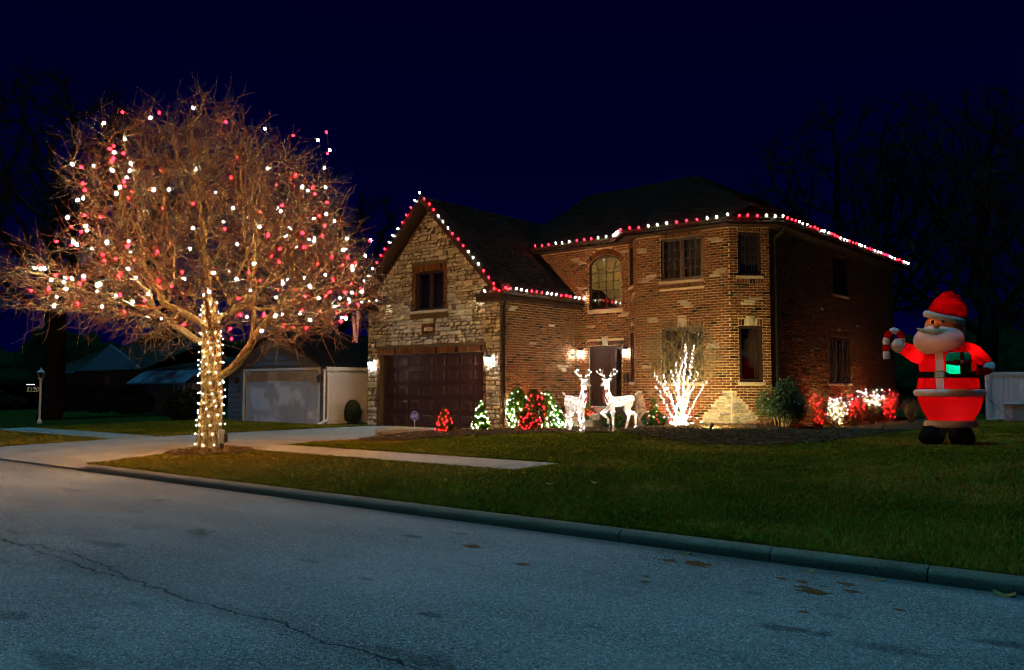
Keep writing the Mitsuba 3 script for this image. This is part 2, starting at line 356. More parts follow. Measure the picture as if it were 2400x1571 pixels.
# lawn soil and grass
lawn_area = unary_union([sbox(-70, 8.2, 40, 75)]).difference(drive_area.buffer(.0)).difference(sbox(-34, 11.87, -9.9, 13.27)).difference(sbox(-24.0, 20.9, -10.65, 37)).difference(sbox(-24.75, 8.0, -18.3, 9))
v, f = sheet(lawn_area.intersection(sbox(-40, 8.2, 10, 45)), lawn_z, .6)
put('lawn', (v, f), 'lawn_soil', label='short green lawn around the house', kind='structure')
v, f = sheet(unary_union([BED_RIGHT, BED_LEFT]), lawn_z, .25, .02)
v[:, 2] += .02 * (meshkit.noise(v * 3.1) - .3)
put('mulch_bed', (v, f), 'mulch', smooth=True, label='dark shredded mulch of the planting beds', kind='structure')
ring = Point(-18.28, 11.05).buffer(.95)
v, f = sheet(ring, lambda x, y: lawn_z(x, y) + .10 * np.exp(-((x + 18.28) ** 2 + (y - 11.05) ** 2) / .45), .15, .012)
v[:, 2] += .02 * (meshkit.noise(v * 5) - .4)
put('mulch_ring', (v, f), 'mulch', smooth=True, label='ring of wood chips around the lit tree', kind='structure')

def blades(pts, zf, h, w, cols, seed, lean=.5):
    """Bent grass blades: two triangles and a tip each."""
    r = np.random.default_rng(seed); n = len(pts)
    a = r.uniform(0, 2 * np.pi, n); d = np.stack([np.cos(a), np.sin(a)], 1); s = np.stack([-d[:, 1], d[:, 0]], 1)
    hh = h * r.uniform(.55, 1.25, n); ww = w * r.uniform(.6, 1.3, n); ln = hh * lean * r.uniform(.1, 1.3, n)
    z = zf(pts[:, 0], pts[:, 1]) - .004
    b0 = np.column_stack([pts - s * ww[:, None] / 2, z]); b1 = np.column_stack([pts + s * ww[:, None] / 2, z])
    m = np.column_stack([pts + d * (ln * .35)[:, None], z + hh * .62]); tip = np.column_stack([pts + d * ln[:, None], z + hh])
    m0 = m - np.column_stack([s * ww[:, None] * .38, 0 * z]); m1 = m + np.column_stack([s * ww[:, None] * .38, 0 * z])
    v = np.stack([b0, b1, m0, m1, tip], 1).reshape(-1, 3)
    k = np.arange(n)[:, None, None] * 5
    f = (k + np.array([[0, 1, 3], [0, 3, 2], [2, 3, 4]])).reshape(-1, 3)
    c = np.repeat(cols, 5, axis=0) * np.tile(np.array([.75, .75, .95, .95, 1.1])[:, None], (n, 1))
    return v, f, c
def scatter(poly, n, seed, dens=None):
    r = np.random.default_rng(seed); x0, y0, x1, y1 = poly.bounds; out = []
    have = 0
    while have < n:
        p = r.uniform([x0, y0], [x1, y1], (max(4000, n), 2)); p = p[shapely.contains_xy(poly, p[:, 0], p[:, 1])]
        if dens is not None: p = p[r.random(len(p)) < dens(p)]
        out.append(p); have += len(p)
    return np.vstack(out)[:n]
def seen(p):
    """Where the eye can look: thins grass that stands far from it or wholly outside its field."""
    dx, dy = p[:, 0] - EYE[0], p[:, 1] - EYE[1]
    fw, rt = -dx * math.sin(YAW) + dy * math.cos(YAW), dx * math.cos(YAW) + dy * math.sin(YAW)
    q = np.abs(rt) / np.maximum(fw, .1)
    return np.where((q < .66) & (fw > 0), 1, .12) * np.clip((9.0 / np.hypot(dx, dy)) ** 1.7, 0, 1)
grass_area = lawn_area.difference(BED_RIGHT.buffer(-.04)).difference(BED_LEFT.buffer(-.04)).difference(ring.buffer(-.12)).intersection(sbox(-34, 8.2, 6, 38)).difference(sbox(-31, 20, -24, 38))
gp = scatter(grass_area, 330000, 21, seen)
dist = np.hypot(gp[:, 0], gp[:, 1]); r = np.random.default_rng(5)
tone = meshkit.fbm(np.column_stack([gp * .9, 0 * dist])); dry = np.clip(smoothstep(.45, .75, meshkit.fbm(np.column_stack([gp * .45 + 30, 0 * dist]))) * .5 + (r.random(len(gp)) < .10) * .5 + .35 * smoothstep(12.5, 11.2, gp[:, 1]) * smoothstep(-7, -12, gp[:, 0]), 0, .9)
cols = np.array([.105, .110, .007]) * (1 - dry[:, None]) + np.array([.40, .23, .035]) * dry[:, None]
cols = cols * (.55 + .7 * tone[:, None] + .25 * r.random((len(gp), 1)))
v, f, c = blades(gp, lawn_z, .048, np.clip(.0055 * dist / 9, .005, .02)[:], cols, 3, 1.5)
put('grass', (v, f), 'vertex_paint', color=c, label='mown green grass with a few dry blades', kind='stuff', cat='grass')

# wood chips on the beds
def chips(poly, n, seed, size=.035, zf=lawn_z, dz=.03):
    r = np.random.default_rng(seed); p = scatter(poly, n, seed); mb = MB()
    z = zf(p[:, 0], p[:, 1]) + dz + r.uniform(0, .03, n)
    a = r.uniform(0, 2 * np.pi, n); L = size * r.uniform(.5, 1.8, n); w = size * .3 * r.uniform(.5, 1.2, n)
    d = np.stack([np.cos(a), np.sin(a), r.uniform(-.4, .4, n)], 1); s = np.stack([-np.sin(a), np.cos(a), r.uniform(-.3, .3, n)], 1)
    o = np.column_stack([p, z]); up = np.array([0, 0, .006])
    v = np.stack([o - d * L[:, None] - s * w[:, None], o + d * L[:, None] - s * w[:, None], o + d * L[:, None] + s * w[:, None], o - d * L[:, None] + s * w[:, None], o + up * 2], 1).reshape(-1, 3)
    f = (np.arange(n)[:, None, None] * 5 + np.array([[0, 1, 4], [1, 2, 4], [2, 3, 4], [3, 0, 4]])).reshape(-1, 3)
    c = np.repeat(np.array([.085, .052, .026]) * r.uniform(.25, 1.5, (n, 1)) + (r.random((n, 1)) < .035) * np.array([.2, .15, .09]), 5, axis=0)
    return v, f, c
v, f, c = chips(unary_union([BED_RIGHT.intersection(sbox(-16, 18, -7, 27)), BED_LEFT]), 26000, 8)
put('mulch_chips', (v, f), 'vertex_paint', color=c, label='loose wood chips over the planting beds', kind='stuff', cat='mulch')
v, f, c = chips(ring, 2500, 9, .03, lambda x, y: lawn_z(x, y) + .10 * np.exp(-((x + 18.28) ** 2 + (y - 11.05) ** 2) / .45), .02)
put('ring_chips', (v, f), 'vertex_paint', color=c * 1.3, label='loose wood chips round the foot of the lit tree', kind='stuff', cat='mulch')

# ---------------------------------------------------------------- the brick house
HOUSE = thing('brick_house', 'two storey brown brick house with a pale stone garage gable', 'house')
WALLS = {'G': Frame((-24.02, 20.73), (-17.75, 20.73)), 'S': Frame((-17.75, 20.73), (-17.75, 24.74)), 'E': Frame((-20.2, 24.74), (-15.51, 24.74)), 'A': Frame((-15.51, 24.74), (-14.72, 23.95)),
         'B': Frame((-14.72, 23.95), (-11.51, 23.95)), 'C': Frame((-11.51, 23.95), (-10.65, 24.81)), 'D': Frame((-10.65, 24.81), (-10.65, 36.95))}
brng = np.random.default_rng(77)
def brick_tone():
    u = brng.random(); k = brng.uniform(.8, 1.2)
    c = (.135, .048, .020) if u < .60 else (.105, .042, .020) if u < .84 else (.018, .016, .014) if u < .92 else (.17, .085, .036)
    return np.array(c) * k
def stone_tone(): return np.array((.46, .42, .31)) * brng.uniform(.62, 1.2) * np.array([1, brng.uniform(.95, 1.03), brng.uniform(.9, 1.1)])
COURSE, LONG, JOINT = .08, .245, .019
ACCENT = {'S': [(.42, 4.14), (.5, 4.22), (2.5, 3.74), (1.45, 3.10), (2.95, 2.42), (3.28, 2.42), (3.1, 2.34), (3.2, 2.26)],
          'E': [(2.3, 6.14), (2.42, 6.06), (2.66, 5.98), (2.6, 5.10), (4.42, 6.22), (4.38, 6.14), (4.38, 4.14), (4.26, 4.06), (2.9, 3.74), (3.6, 3.34)],
          'B': [(.0, 6.10), (.05, 5.98), (.36, 5.18), (.25, 5.10), (.08, 5.02), (2.52, 6.14), (2.62, 6.06), (2.78, 5.18), (2.68, 5.10), (2.56, 5.02), (1.45, 4.30), (1.56, 4.22), (1.68, 4.14), (.38, 3.82), (.42, 3.74), (.18, 2.30), (2.48, 2.94), (2.48, 2.86)],
          'C': [(.58, 4.30), (.44, 4.22), (.32, 4.14)], 'A': [(.5, 4.74), (.36, 4.66), (.22, 4.58)], 'D': [(1.6, 3.2), (2.1, 3.2), (3.05, 2.86), (3.5, 2.94), (2.4, 2.54), (4.1, 4.3), (7.6, 3.9), (9.2, 3.4), (8.3, 5.1), (2.9, 5.6), (7.3, 2.4)]}

def rough_block(fr, s0, s1, z0, z1, d0, d1, mb, c, n=3, amp=.016, q=None):
    """A split-faced stone: its face a small relief (q: four corners instead of a rectangle)."""
    nx, nz = (n + 2 if s1 - s0 > .3 else n + 1), n
    U, V = np.meshgrid(np.linspace(0, 1, nx), np.linspace(0, 1, nz))
    if q is None: S, Z = s0 + (s1 - s0) * U, z0 + (z1 - z0) * V
    else:
        q = np.array(q); S = ((1 - U) * (1 - V) * q[0, 0] + U * (1 - V) * q[1, 0] + U * V * q[2, 0] + (1 - U) * V * q[3, 0]); Z = ((1 - U) * (1 - V) * q[0, 1] + U * (1 - V) * q[1, 1] + U * V * q[2, 1] + (1 - U) * V * q[3, 1])
    edge = (U == 0) | (U == 1) | (V == 0) | (V == 1)
    D = np.where(edge, d1 - amp * .8, d1 + brng.uniform(-amp, amp, U.shape))
    v = [fr(np.stack([S.ravel(), D.ravel(), Z.ravel()], 1))]
    i, j = np.meshgrid(np.arange(nz - 1), np.arange(nx - 1), indexing='ij')
    f = np.stack([i * nx + j, i * nx + j + 1, (i + 1) * nx + j + 1, (i + 1) * nx + j], -1).reshape(-1, 4)
    rim = np.concatenate([np.arange(nx), np.arange(1, nz) * nx + nx - 1, (nz - 1) * nx + np.arange(nx - 2, -1, -1), np.arange(nz - 2, 0, -1) * nx])
    b = fr(np.stack([S.ravel()[rim], np.full(len(rim), d0), Z.ravel()[rim]], 1)); m = len(rim); k = np.arange(m); g = (k + 1) % m; o = nx * nz
    f2 = np.stack([rim, o + k, o + g, rim[g]], 1)
    mb.add(np.vstack([v[0], b]), np.vstack([f, f2]), c)

class Pieces:
    """Bricks or stones of one wall: the first KEEP (largest in view first) become parts, the rest one mass."""
    def __init__(self): self.items = []
    def add(self, fn, where): self.items.append((fn, where))
def flush(wall_key, pieces, keep, one, many, bsdf):
    order = sorted(range(len(pieces.items)), key=lambda i: np.linalg.norm(pieces.items[i][1] - EYE))
    rest = MB()
    for n, i in enumerate(order):
        if n < keep:
            mb = MB(); pieces.items[i][0](mb); mb.put(f'{wall_key}__{one}', bsdf, colored=True)
        else: pieces.items[i][0](rest)
    if rest.n: rest.put(f'{wall_key}__{many}', bsdf, colored=True, kind='stuff')

def spans(region, z0, z1):
    """Where the region is solid over the whole height of a course: intervals of s."""
    out = None
    for z in (z0 + .004, (z0 + z1) / 2, z1 - .004):
        x0, _, x1, _ = region.bounds
        g = region.intersection(LineString([(x0 - 1, z), (x1 + 1, z)]))
        iv = [(l.coords[0][0], l.coords[-1][0]) for l in getattr(g, 'geoms', [g]) if l.geom_type == 'LineString' and l.length > .01]
        iv = [(min(a), max(a)) for a in iv]
        out = iv if out is None else [(max(a, c), min(b, d)) for a, b in out for c, d in iv if min(b, d) - max(a, c) > .01]
    return sorted(out)

def lay_bricks(name, fr, region, pieces, accents=()):
    z0, z1 = region.bounds[1], region.bounds[3]
    k0 = int(math.floor(z0 / COURSE))
    for k in range(k0, int(math.ceil(z1 / COURSE))):
        a, b = k * COURSE, k * COURSE + COURSE - JOINT
        for lo, hi in spans(region, max(a, z0 + .001), min(b, z1 - .001)) if min(b, z1) - max(a, z0) > .02 else []:
            cuts = [(s, s + brng.uniform(.30, .38)) for s, z in accents if abs(z - a) < .04 and lo <= s < hi - .1]
            s = lo; off = (k % 2) * LONG / 2 + brng.uniform(-.004, .004)
            grid = np.arange(math.floor((lo - off) / LONG) * LONG + off, hi, LONG)
            for g in grid:
                q0, q1 = max(g, lo), min(g + LONG - JOINT, hi)
                for c0, c1 in cuts:
                    if q0 < c1 + JOINT and q1 > c0 - JOINT:
                        if q0 < c0 - JOINT - .03: q1 = c0 - JOINT
                        elif q1 > c1 + JOINT + .03: q0 = c1 + JOINT
                        else: q1 = q0
                if q1 - q0 < .025: continue
                zb, zt = max(a, z0), min(b, z1)
                d = .010 + brng.uniform(-.0025, .0025); c = brick_tone()
                pieces.add(lambda mb, q=[(q0, zb), (q1, zb), (q1, zt), (q0, zt)], d=d, c=c: quad_block(fr, q, -.02, d, mb, c), fr([[(q0 + q1) / 2, 0, zb]])[0])
            for c0, c1 in cuts:
                c1 = min(c1, hi); c = stone_tone()
                pieces.add(lambda mb, c0=c0, c1=c1, a=a, b=b, c=c: rough_block(fr, c0, c1, a, b, -.02, .02, mb, c, 3, .008), fr([[c0, 0, a]])[0])

def soldiers(fr, s0, s1, z0, h, pieces, key=None):
    """A course of upright bricks; key: a keystone (centre, half bottom, half top, rise above)."""
    n = max(1, round((s1 - s0) / COURSE)); w = (s1 - s0) / n
    for i in range(n):
        a, b = s0 + i * w + JOINT / 2, s0 + (i + 1) * w - JOINT / 2
        if key and a < key[0] + key[2] and b > key[0] - key[2]: continue
        c = brick_tone()
        pieces.add(lambda mb, a=a, b=b, c=c: quad_block(fr, [(a, z0 + JOINT / 2), (b, z0 + JOINT / 2), (b, z0 + h - JOINT / 2), (a, z0 + h - JOINT / 2)], -.02, .014, mb, c), fr([[a, 0, z0]])[0])
    if key:
        m, hb, ht, up = key; c = stone_tone()
        pieces.add(lambda mb: rough_block(fr, 0, 0, 0, 0, -.02, .045, mb, c, 4, .012, q=[(m - hb, z0), (m + hb, z0), (m + ht, z0 + h + up), (m - ht, z0 + h + up)]), fr([[m, 0, z0]])[0])

def ashlar(fr, region, pieces, z0, z1, seed, heights=(.10, .14, .18, .22), dmin=.018):
    """Random coursed stone over a region of (s, z)."""
    r = np.random.default_rng(seed); z = z0; gap = .014
    while z < z1:
        h = r.choice(heights, p=[.25, .3, .25, .2]); zt = min(z + h, z1)
        for lo, hi in spans(region, z, min(zt - gap, z1)):
            s = lo
            while s < hi - .02:
                w = r.uniform(.14, .26) if r.random() < .5 else r.uniform(.26, .46)
                e = hi if s + w > hi - .10 else s + w
                parts = [(z, zt - gap)]
                if h > .15 and r.random() < .45: m = z + h * r.uniform(.4, .6); parts = [(z, m - gap), (m, zt - gap)]
                for a, b in parts:
                    halves = [(s, e - gap)]
                    if len(parts) == 2 and e - s > .4 and r.random() < .5: m2 = s + (e - s) * r.uniform(.35, .65); halves = [(s, m2 - gap), (m2, e - gap)]
                    for p, q in halves:
                        if q - p < .03 or b - a < .02: continue
                        c = stone_tone(); d = dmin + r.uniform(-.008, .012); j = r.uniform(-.004, .004)
                        pieces.add(lambda mb, p=p, q=q, a=a + j, b=b + j, c=c, d=d: rough_block(fr, p, q, a, b, -.03, d, mb, c, 4, .026), fr([[p, 0, a]])[0])
                s = e
        z = zt

def room(key, fr, s0, s1, z0, z1, deep, bsdf='dark_room', c0=-.13):
    """The plain dark inside of a room behind a window: five faces turned inwards."""
    v = fr([[s0, c0, z0], [s1, c0, z0], [s1, c0, z1], [s0, c0, z1], [s0, -deep, z0], [s1, -deep, z0], [s1, -deep, z1], [s0, -deep, z1]])
    return put(key, (v, np.array([[4, 5, 6, 7], [0, 1, 5, 4], [3, 7, 6, 2], [0, 4, 7, 3], [1, 2, 6, 5]])), bsdf)

def ringplate(fr, outer, inner, d0, d1, mb): plate(fr, outer.difference(inner), d0, d1, mb)

def window(fr, s0, s1, z0, z1, sashes=1, cols=3, rows=4, depth=-.05, sill=True, curtain=None, bar=.05, mun=.018, head=None):
    w = numbered(HOUSE + '__window')
    o = head or sbox(s0, z0, s1, z1)
    mb = MB(); ringplate(fr, o, o.buffer(-bar, join_style=2), depth - .07, depth, mb)
    sw = (s1 - s0 - 2 * bar) / sashes
    for i in range(1, sashes): plate(fr, sbox(s0 + bar + i * sw - .035, z0 + bar - .001, s0 + bar + i * sw + .035, z1 - bar + .001), depth - .065, depth + .003, mb)
    plate(fr, o.difference(o.buffer(-.014, join_style=2)), depth + .001, -.003, mb)
    v, f = mb.get(); scene[w] = mikit.ply((v, f), 'brown_trim')
    for i in range(sashes):
        a, b = s0 + bar + i * sw + (.035 if i else 0), s0 + bar + (i + 1) * sw - (.035 if i < sashes - 1 else 0)
        g = o.buffer(-bar, join_style=2).intersection(sbox(a, z0, b, z1))
        if sashes and head is None:
            sm = MB(); ringplate(fr, sbox(a, z0 + bar, b, z1 - bar), sbox(a + .04, z0 + bar + .04, b - .04, z1 - bar - .04), depth - .06, depth - .012, sm); sm.put(w + '__sash', 'brown_trim')
            g = sbox(a + .04, z0 + bar + .04, b - .04, z1 - bar - .04)
        x0, y0, x1, y1 = g.bounds
        pv = MB()
        c = np.array(g.exterior.coords)[:-1]; t = trimesh.creation.triangulate_polygon(g, engine='earcut')
        pv.add(fr(np.column_stack([t[0][:, 0], np.full(len(t[0]), depth - .045), t[0][:, 1]])), np.array(t[1])); pv.put(w + '__pane', 'glass')
        mm = MB()
        if head is None:
            for k in range(1, cols): plate(fr, sbox(x0 + (x1 - x0) * k / cols - mun / 2, y0, x0 + (x1 - x0) * k / cols + mun / 2, y1), depth - .042, depth - .025, mm)
            for k in range(1, rows): plate(fr, sbox(x0, y0 + (y1 - y0) * k / rows - mun / 2, x1, y0 + (y1 - y0) * k / rows + mun / 2), depth - .0415, depth - .0245, mm)
        if mm.n: mm.put(w + '__muntin', 'brown_trim')
    if sill:
        sm = tri(rounded((s0 - .06, -.05, z0 - .085), (s1 + .06, .055, z0 - .001), .012, 6)); sm.vertices[:] = fr(sm.vertices)
        put(w + '__sill', sm, 'limestone', smooth=30)
    if curtain:
        for a, b, mat in curtain:
            n = 40; s = np.linspace(s0 + (s1 - s0) * a, s0 + (s1 - s0) * b, n); dd = -.20 + .03 * np.sin(np.arange(n) * 1.7) + .012 * np.sin(np.arange(n) * .63)
            v = np.vstack([fr(np.column_stack([s, dd, np.full(n, z0 + .03)])), fr(np.column_stack([s, dd, np.full(n, z1 - .02)]))]); i = np.arange(n - 1)
            put(w + '__curtain', (v, np.stack([i, i + 1, i + 1 + n, i + n], 1)), mat, smooth=True)
    return w

def build_wall(name, outline, openings, bricks_out, keep, solid, accents=(), extra=None):
    fr = WALLS[name]
    k = numbered(HOUSE + '__wall')
    mb = MB(); plate(fr, outline.difference(unary_union(openings)), -.16, 0, mb)
    v, f = mb.get(); scene[k] = mikit.ply((v, f), 'mortar')
    pc = Pieces()
    lay_bricks(name, fr, outline.difference(unary_union(openings + bricks_out)), pc, accents)
    if extra: extra(fr, pc)
    flush(k, pc, keep, 'brick', 'brickwork', 'vertex_paint')
    return k

# --- garage gable of split-faced stone
fr = WALLS['G']
gable = Polygon([(0, .1), (6.27, .1), (6.27, 4.55), (3.06, 7.76), (0, 4.7)])
door_hole, win_hole = sbox(.67, -.2, 5.55, 2.84), sbox(2.43, 4.31, 3.78, 5.645)
door_frame, win_frame, plaque = sbox(.51, -.2, 5.67, 3.06), sbox(2.27, 4.31, 3.94, 5.87), sbox(2.765, 3.506, 3.38, 3.83)
k = numbered(HOUSE + '__gable_wall')
mb = MB(); plate(fr, gable.difference(unary_union([door_hole, win_hole])), -.3, 0, mb)
v, f = mb.get(); scene[k] = mikit.ply((v, f), 'stone_mortar')
pc = Pieces()
ashlar(fr, gable.difference(unary_union([door_frame, win_frame, plaque, sbox(2.2, 4.22, 4.01, 4.32)])).buffer(-.006), pc, .12, 7.7, 4)
flush(k, pc, 300, 'stone', 'stonework', 'vertex_paint')
pc = Pieces()
soldiers(fr, .51, 5.67, 2.845, .215, pc); soldiers(fr, 2.27, 3.94, 5.65, .22, pc)
for a, b, z1 in ((.52, .66, 2.84), (5.56, 5.66, 2.84)): lay_bricks('G', fr, sbox(a, .12, b, z1), pc)
for a, b in ((2.28, 2.42), (3.79, 3.93)): lay_bricks('G', fr, sbox(a, 4.32, b, 5.645), pc)
soldiers(fr, 2.77, 3.375, 3.73, .10, pc); soldiers(fr, 2.77, 3.375, 3.508, .10, pc)
for a, b in ((2.77, 2.87), (3.275, 3.375)): lay_bricks('G', fr, sbox(a, 3.61, b, 3.728), pc)
flush(k, pc, 140, 'brick', 'brickwork', 'vertex_paint')
mb = MB(); plate(fr, sbox(2.875, 3.612, 3.27, 3.726), -.02, .012, mb); pl = mb.put(HOUSE + '__number_plaque', 'limestone')
t = meshkit.text_mesh('5112', .075, .004); tv = t.vertices; tv = np.stack([2.975 + tv[:, 0], .012 + tv[:, 2], 3.632 + tv[:, 1]], 1)
put(pl + '__numerals', (fr(tv), t.faces[:, ::-1]), 'stone_mortar')
w = window(fr, 2.43, 3.78, 4.31, 5.645, sashes=2, cols=1, rows=1, depth=-.08, sill=False); room(w + '__interior', fr, 2.3, 3.9, 4.2, 5.75, 1.2, c0=-.301)
sm = tri(rounded((2.2, -.05, 4.22), (4.01, .06, 4.308), .012, 6)); sm.vertices[:] = fr(sm.vertices); put(w + '__sill', sm, 'limestone', smooth=30)

# garage door: five sections of eight raised panels, set back in the opening
gd = numbered(HOUSE + '__garage_door')
mb = MB(); H = (2.84 - .36) / 5
for i in range(5): plate(fr, sbox(.70, .36 + i * H + .004, 5.52, .36 + (i + 1) * H - .004), -.29, -.235, mb)
plate(fr, sbox(.69, .355, 5.53, 2.83), -.29, -.245, mb)
scene[gd] = mikit.ply(mb.get(), 'door_paint')
for i in range(5):
    for j in range(8):
        s, z = .70 + 4.82 * (j + .5) / 8, .36 + H * (i + .5)
        W_, Z_ = .235, H * .33
        o = fr([[s - W_, -.2355, z - Z_], [s + W_, -.2355, z - Z_], [s + W_, -.2355, z + Z_], [s - W_, -.2355, z + Z_], [s - W_ + .012, -.222, z - Z_ + .012], [s + W_ - .012, -.222, z - Z_ + .012], [s + W_ - .012, -.222, z + Z_ - .012], [s - W_ + .012, -.222, z + Z_ - .012],
                [s - W_ + .04, -.233, z - Z_ + .04], [s + W_ - .04, -.233, z - Z_ + .04], [s + W_ - .04, -.233, z + Z_ - .04], [s - W_ + .04, -.233, z + Z_ - .04], [s - W_ + .06, -.220, z - Z_ + .06], [s + W_ - .06, -.220, z - Z_ + .06], [s + W_ - .06, -.220, z + Z_ - .06], [s - W_ + .06, -.220, z + Z_ - .06]])
        f = [[a + x for x in q] for a in (0, 4, 8) for q in ([0, 1, 5, 4], [1, 2, 6, 5], [2, 3, 7, 6], [3, 0, 4, 7])] + [[12, 13, 14, 15]]
        put(gd + '__panel', (o, f), 'door_paint')
mb = MB()
for a, b in ((.672, .70), (5.52, 5.548)): plate(fr, sbox(a, .12, b, 2.838), -.26, -.16, mb)
plate(fr, sbox(.70, 2.80, 5.52, 2.838), -.26, -.16, mb); mb.put(gd + '__frame', 'brown_trim')

# --- garage side wall
p = sbox(0.02, .1, 4.01, 4.47)
build_wall('S', p, [], [sbox(0, 0, .02, 5)], 40, None, ACCENT['S'])

# --- entry wall with arched window and door
fr = WALLS['E']
cx, hw, zs, rise = 3.722, .658, 5.93, .32
R_ = (hw ** 2 + rise ** 2) / (2 * rise); cz = zs + rise - R_
th = math.asin(hw / R_); arc = [(cx + R_ * math.sin(t), cz + R_ * math.cos(t)) for t in np.linspace(th, -th, 24)]
arch = Polygon([(cx - hw, 4.37), (cx + hw, 4.37)] + arc)
ringp = Polygon([(cx + (R_ + .2) * math.sin(t), cz + (R_ + .2) * math.cos(t)) for t in np.linspace(th, -th, 24)] + [(cx + (R_ - .01) * math.sin(t), cz + (R_ - .01) * math.cos(t)) for t in np.linspace(-th, th, 24)])
entry_door = sbox(3.04, 1.07, 4.375, 3.12)
outline = Polygon([(2.45, .1), (4.69, .1), (4.69, 6.5), (.9, 6.5), (.9, 6.25), (2.45, 4.65)])
def entry_extra(fr, pc):
    n = 19
    for i in range(n):
        a, b = -th + 2 * th * i / n + .007, -th + 2 * th * (i + 1) / n - .007; c = brick_tone(); r0, r1 = R_ + .008, R_ + .19
        q = [(cx + r0 * math.sin(a), cz + r0 * math.cos(a)), (cx + r0 * math.sin(b), cz + r0 * math.cos(b)), (cx + r1 * math.sin(b), cz + r1 * math.cos(b)), (cx + r1 * math.sin(a), cz + r1 * math.cos(a))]
        pc.add(lambda mb, q=q, c=c: quad_block(fr, q, -.02, .018, mb, c), fr([[q[0][0], 0, q[0][1]]])[0])
    soldiers(fr, 2.96, 4.455, 3.125, .16, pc, (3.70, .075, .12, .11))
build_wall('E', outline, [arch, entry_door], [ringp, sbox(2.955, 3.12, 4.46, 3.29), sbox(3.57, 3.1, 3.83, 3.40), sbox(cx - hw - .07, 4.28, cx + hw + .07, 4.375)], 20, None, ACCENT['E'], entry_extra)
w = window(fr, cx - hw, cx + hw, 4.37, zs + rise, sashes=1, head=arch, depth=-.05, bar=.05)
mm = MB(); g = arch.buffer(-.05, join_style=2); x0, y0, x1, y1 = g.bounds
for k in (1, 2, 3): plate(fr, sbox(x0 + (x1 - x0) * k / 4 - .009, y0, x0 + (x1 - x0) * k / 4 + .009, 5.72), -.092, -.075, mm)
for z in (4.72, 5.02, 5.33, 5.62): plate(fr, sbox(x0, z - .009, x1, z + .009), -.0915, -.0745, mm)
inner = [(cx + (x1 - x0) * .25 * (k - 1) * 1.0, 5.72 + (.10 if k == 1 else 0)) for k in range(3)]
for (ax, az), (bx, bz) in (((cx - .30, 5.72), (cx - .43, 6.02)), ((cx, 5.80), (cx, 6.2)), ((cx + .30, 5.72), (cx + .43, 6.02)), ((cx - .30, 5.72), (cx - .6, 5.86)), ((cx + .30, 5.72), (cx + .6, 5.86)), ((cx - .30, 5.72), (cx, 5.80)), ((cx, 5.80), (cx + .30, 5.72))):
    plate(fr, LineString([(ax, az), (bx, bz)]).buffer(.009, cap_style=2).intersection(g), -.091, -.074, mm)
mm.put(w + '__muntin', 'brown_trim')
v = fr([[cx - 1.6, -.17, 3.4], [cx + .9, -.17, 3.4], [cx + .9, -.17, 6.5], [cx - 1.6, -.17, 6.5], [cx - 1.6, -2.2, 3.4], [cx + .9, -2.2, 3.4], [cx + .9, -2.2, 6.5], [cx - 1.6, -2.2, 6.5]])
put(w + '__interior', (v, np.array([[4, 5, 6, 7], [0, 1, 5, 4], [3, 7, 6, 2], [0, 4, 7, 3], [1, 2, 6, 5]])), 'plaster')
mb = MB(); mb.box((cx - .42, -2.19, 3.42), (cx + .5, -2.10, 5.55), None, lambda q: fr(q)); mb.put(w + '__doorway', 'dark_room')
ch = thing('chandelier', 'small brass chandelier with three glass cups behind the arched window', 'chandelier')
mb = MB(); mb.tube(fr([[cx + .30, -.95, 6.48], [cx + .30, -.95, 5.15], [cx + .30, -.95, 5.05]]), [.008, .008, .02], 6)
cups = [(cx + .22, -1.12, 5.16), (cx + .36, -.78, 5.14), (cx + .40, -1.05, 5.36)]
for a in cups: mb.tube(fr([[cx + .30, -.95, 5.08], [(a[0] + cx + .30) / 2, (a[1] - .95) / 2, 5.03], [a[0], a[1], a[2] - .09]]), .008, 5)
mb.put(ch + '__stem', 'brass')
for a in cups:
    v, f = lathe_vf([(.02, -.09), (.035, -.06), (.05, 0), (.085, .07)], 12); put(ch + '__shade', (v + fr([a])[0], f), 'lamp_glass', smooth=True)
    put(ch + '__bulb', (np.array(trimesh.creation.icosphere(1, .028).vertices) + fr([[a[0], a[1], a[2] + .0]])[0], trimesh.creation.icosphere(1, .028).faces), 'lamp_glass', emit=(60, 50, 26), weight=1)

cl = thing('ceiling_lamp', 'lit round ceiling lamp inside behind the arched window', 'ceiling lamp')
v, f = lathe_vf([(.001, -.10), (.10, -.07), (.15, 0)], 20); put(cl + '__shade', (v + fr([[cx - .95, -1.0, 6.46]])[0], f), 'lamp_glass', smooth=True, emit=(48, 38, 16), weight=10)
v, f = lathe_vf([(.16, 0), (.16, .03), (.001, .035)], 20); put(cl + '__base', (v + fr([[cx - .95, -1.0, 6.46]])[0], f), 'brass')
# front door with side light, threshold and step
d = numbered(HOUSE + '__front_door')
mb = MB(); plate(fr, sbox(3.11, 1.10, 4.01, 3.04), -.13, -.085, mb); scene[d] = mikit.ply(mb.get(), 'door_paint')
mb = MB(); ringplate(fr, entry_door, unary_union([sbox(3.11, 1.10, 4.01, 3.04), sbox(4.10, 1.40, 4.30, 2.98)]), -.14, -.06, mb); mb.put(d + '__frame', 'brown_trim')
arcp = Polygon([(3.28, 1.95), (3.84, 1.95), (3.84, 2.72)] + [(3.56 + .28 * math.cos(t), 2.72 + .12 * math.sin(t)) for t in np.linspace(0, np.pi, 12)])
for g in (arcp, sbox(3.28, 1.25, 3.84, 1.78)):
    mb = MB(); plate(fr, g, -.086, -.075, mb); plate(fr, g.buffer(-.05), -.0755, -.065, mb); mb.put(d + '__panel', 'door_paint')
mb = MB(); plate(fr, sbox(4.10, 1.40, 4.30, 2.98), -.115, -.105, mb); mb.put(d + '__sidelight', 'glass')
room(d + '__interior', fr, 4.05, 4.36, 1.2, 3.05, .6, c0=-.161)
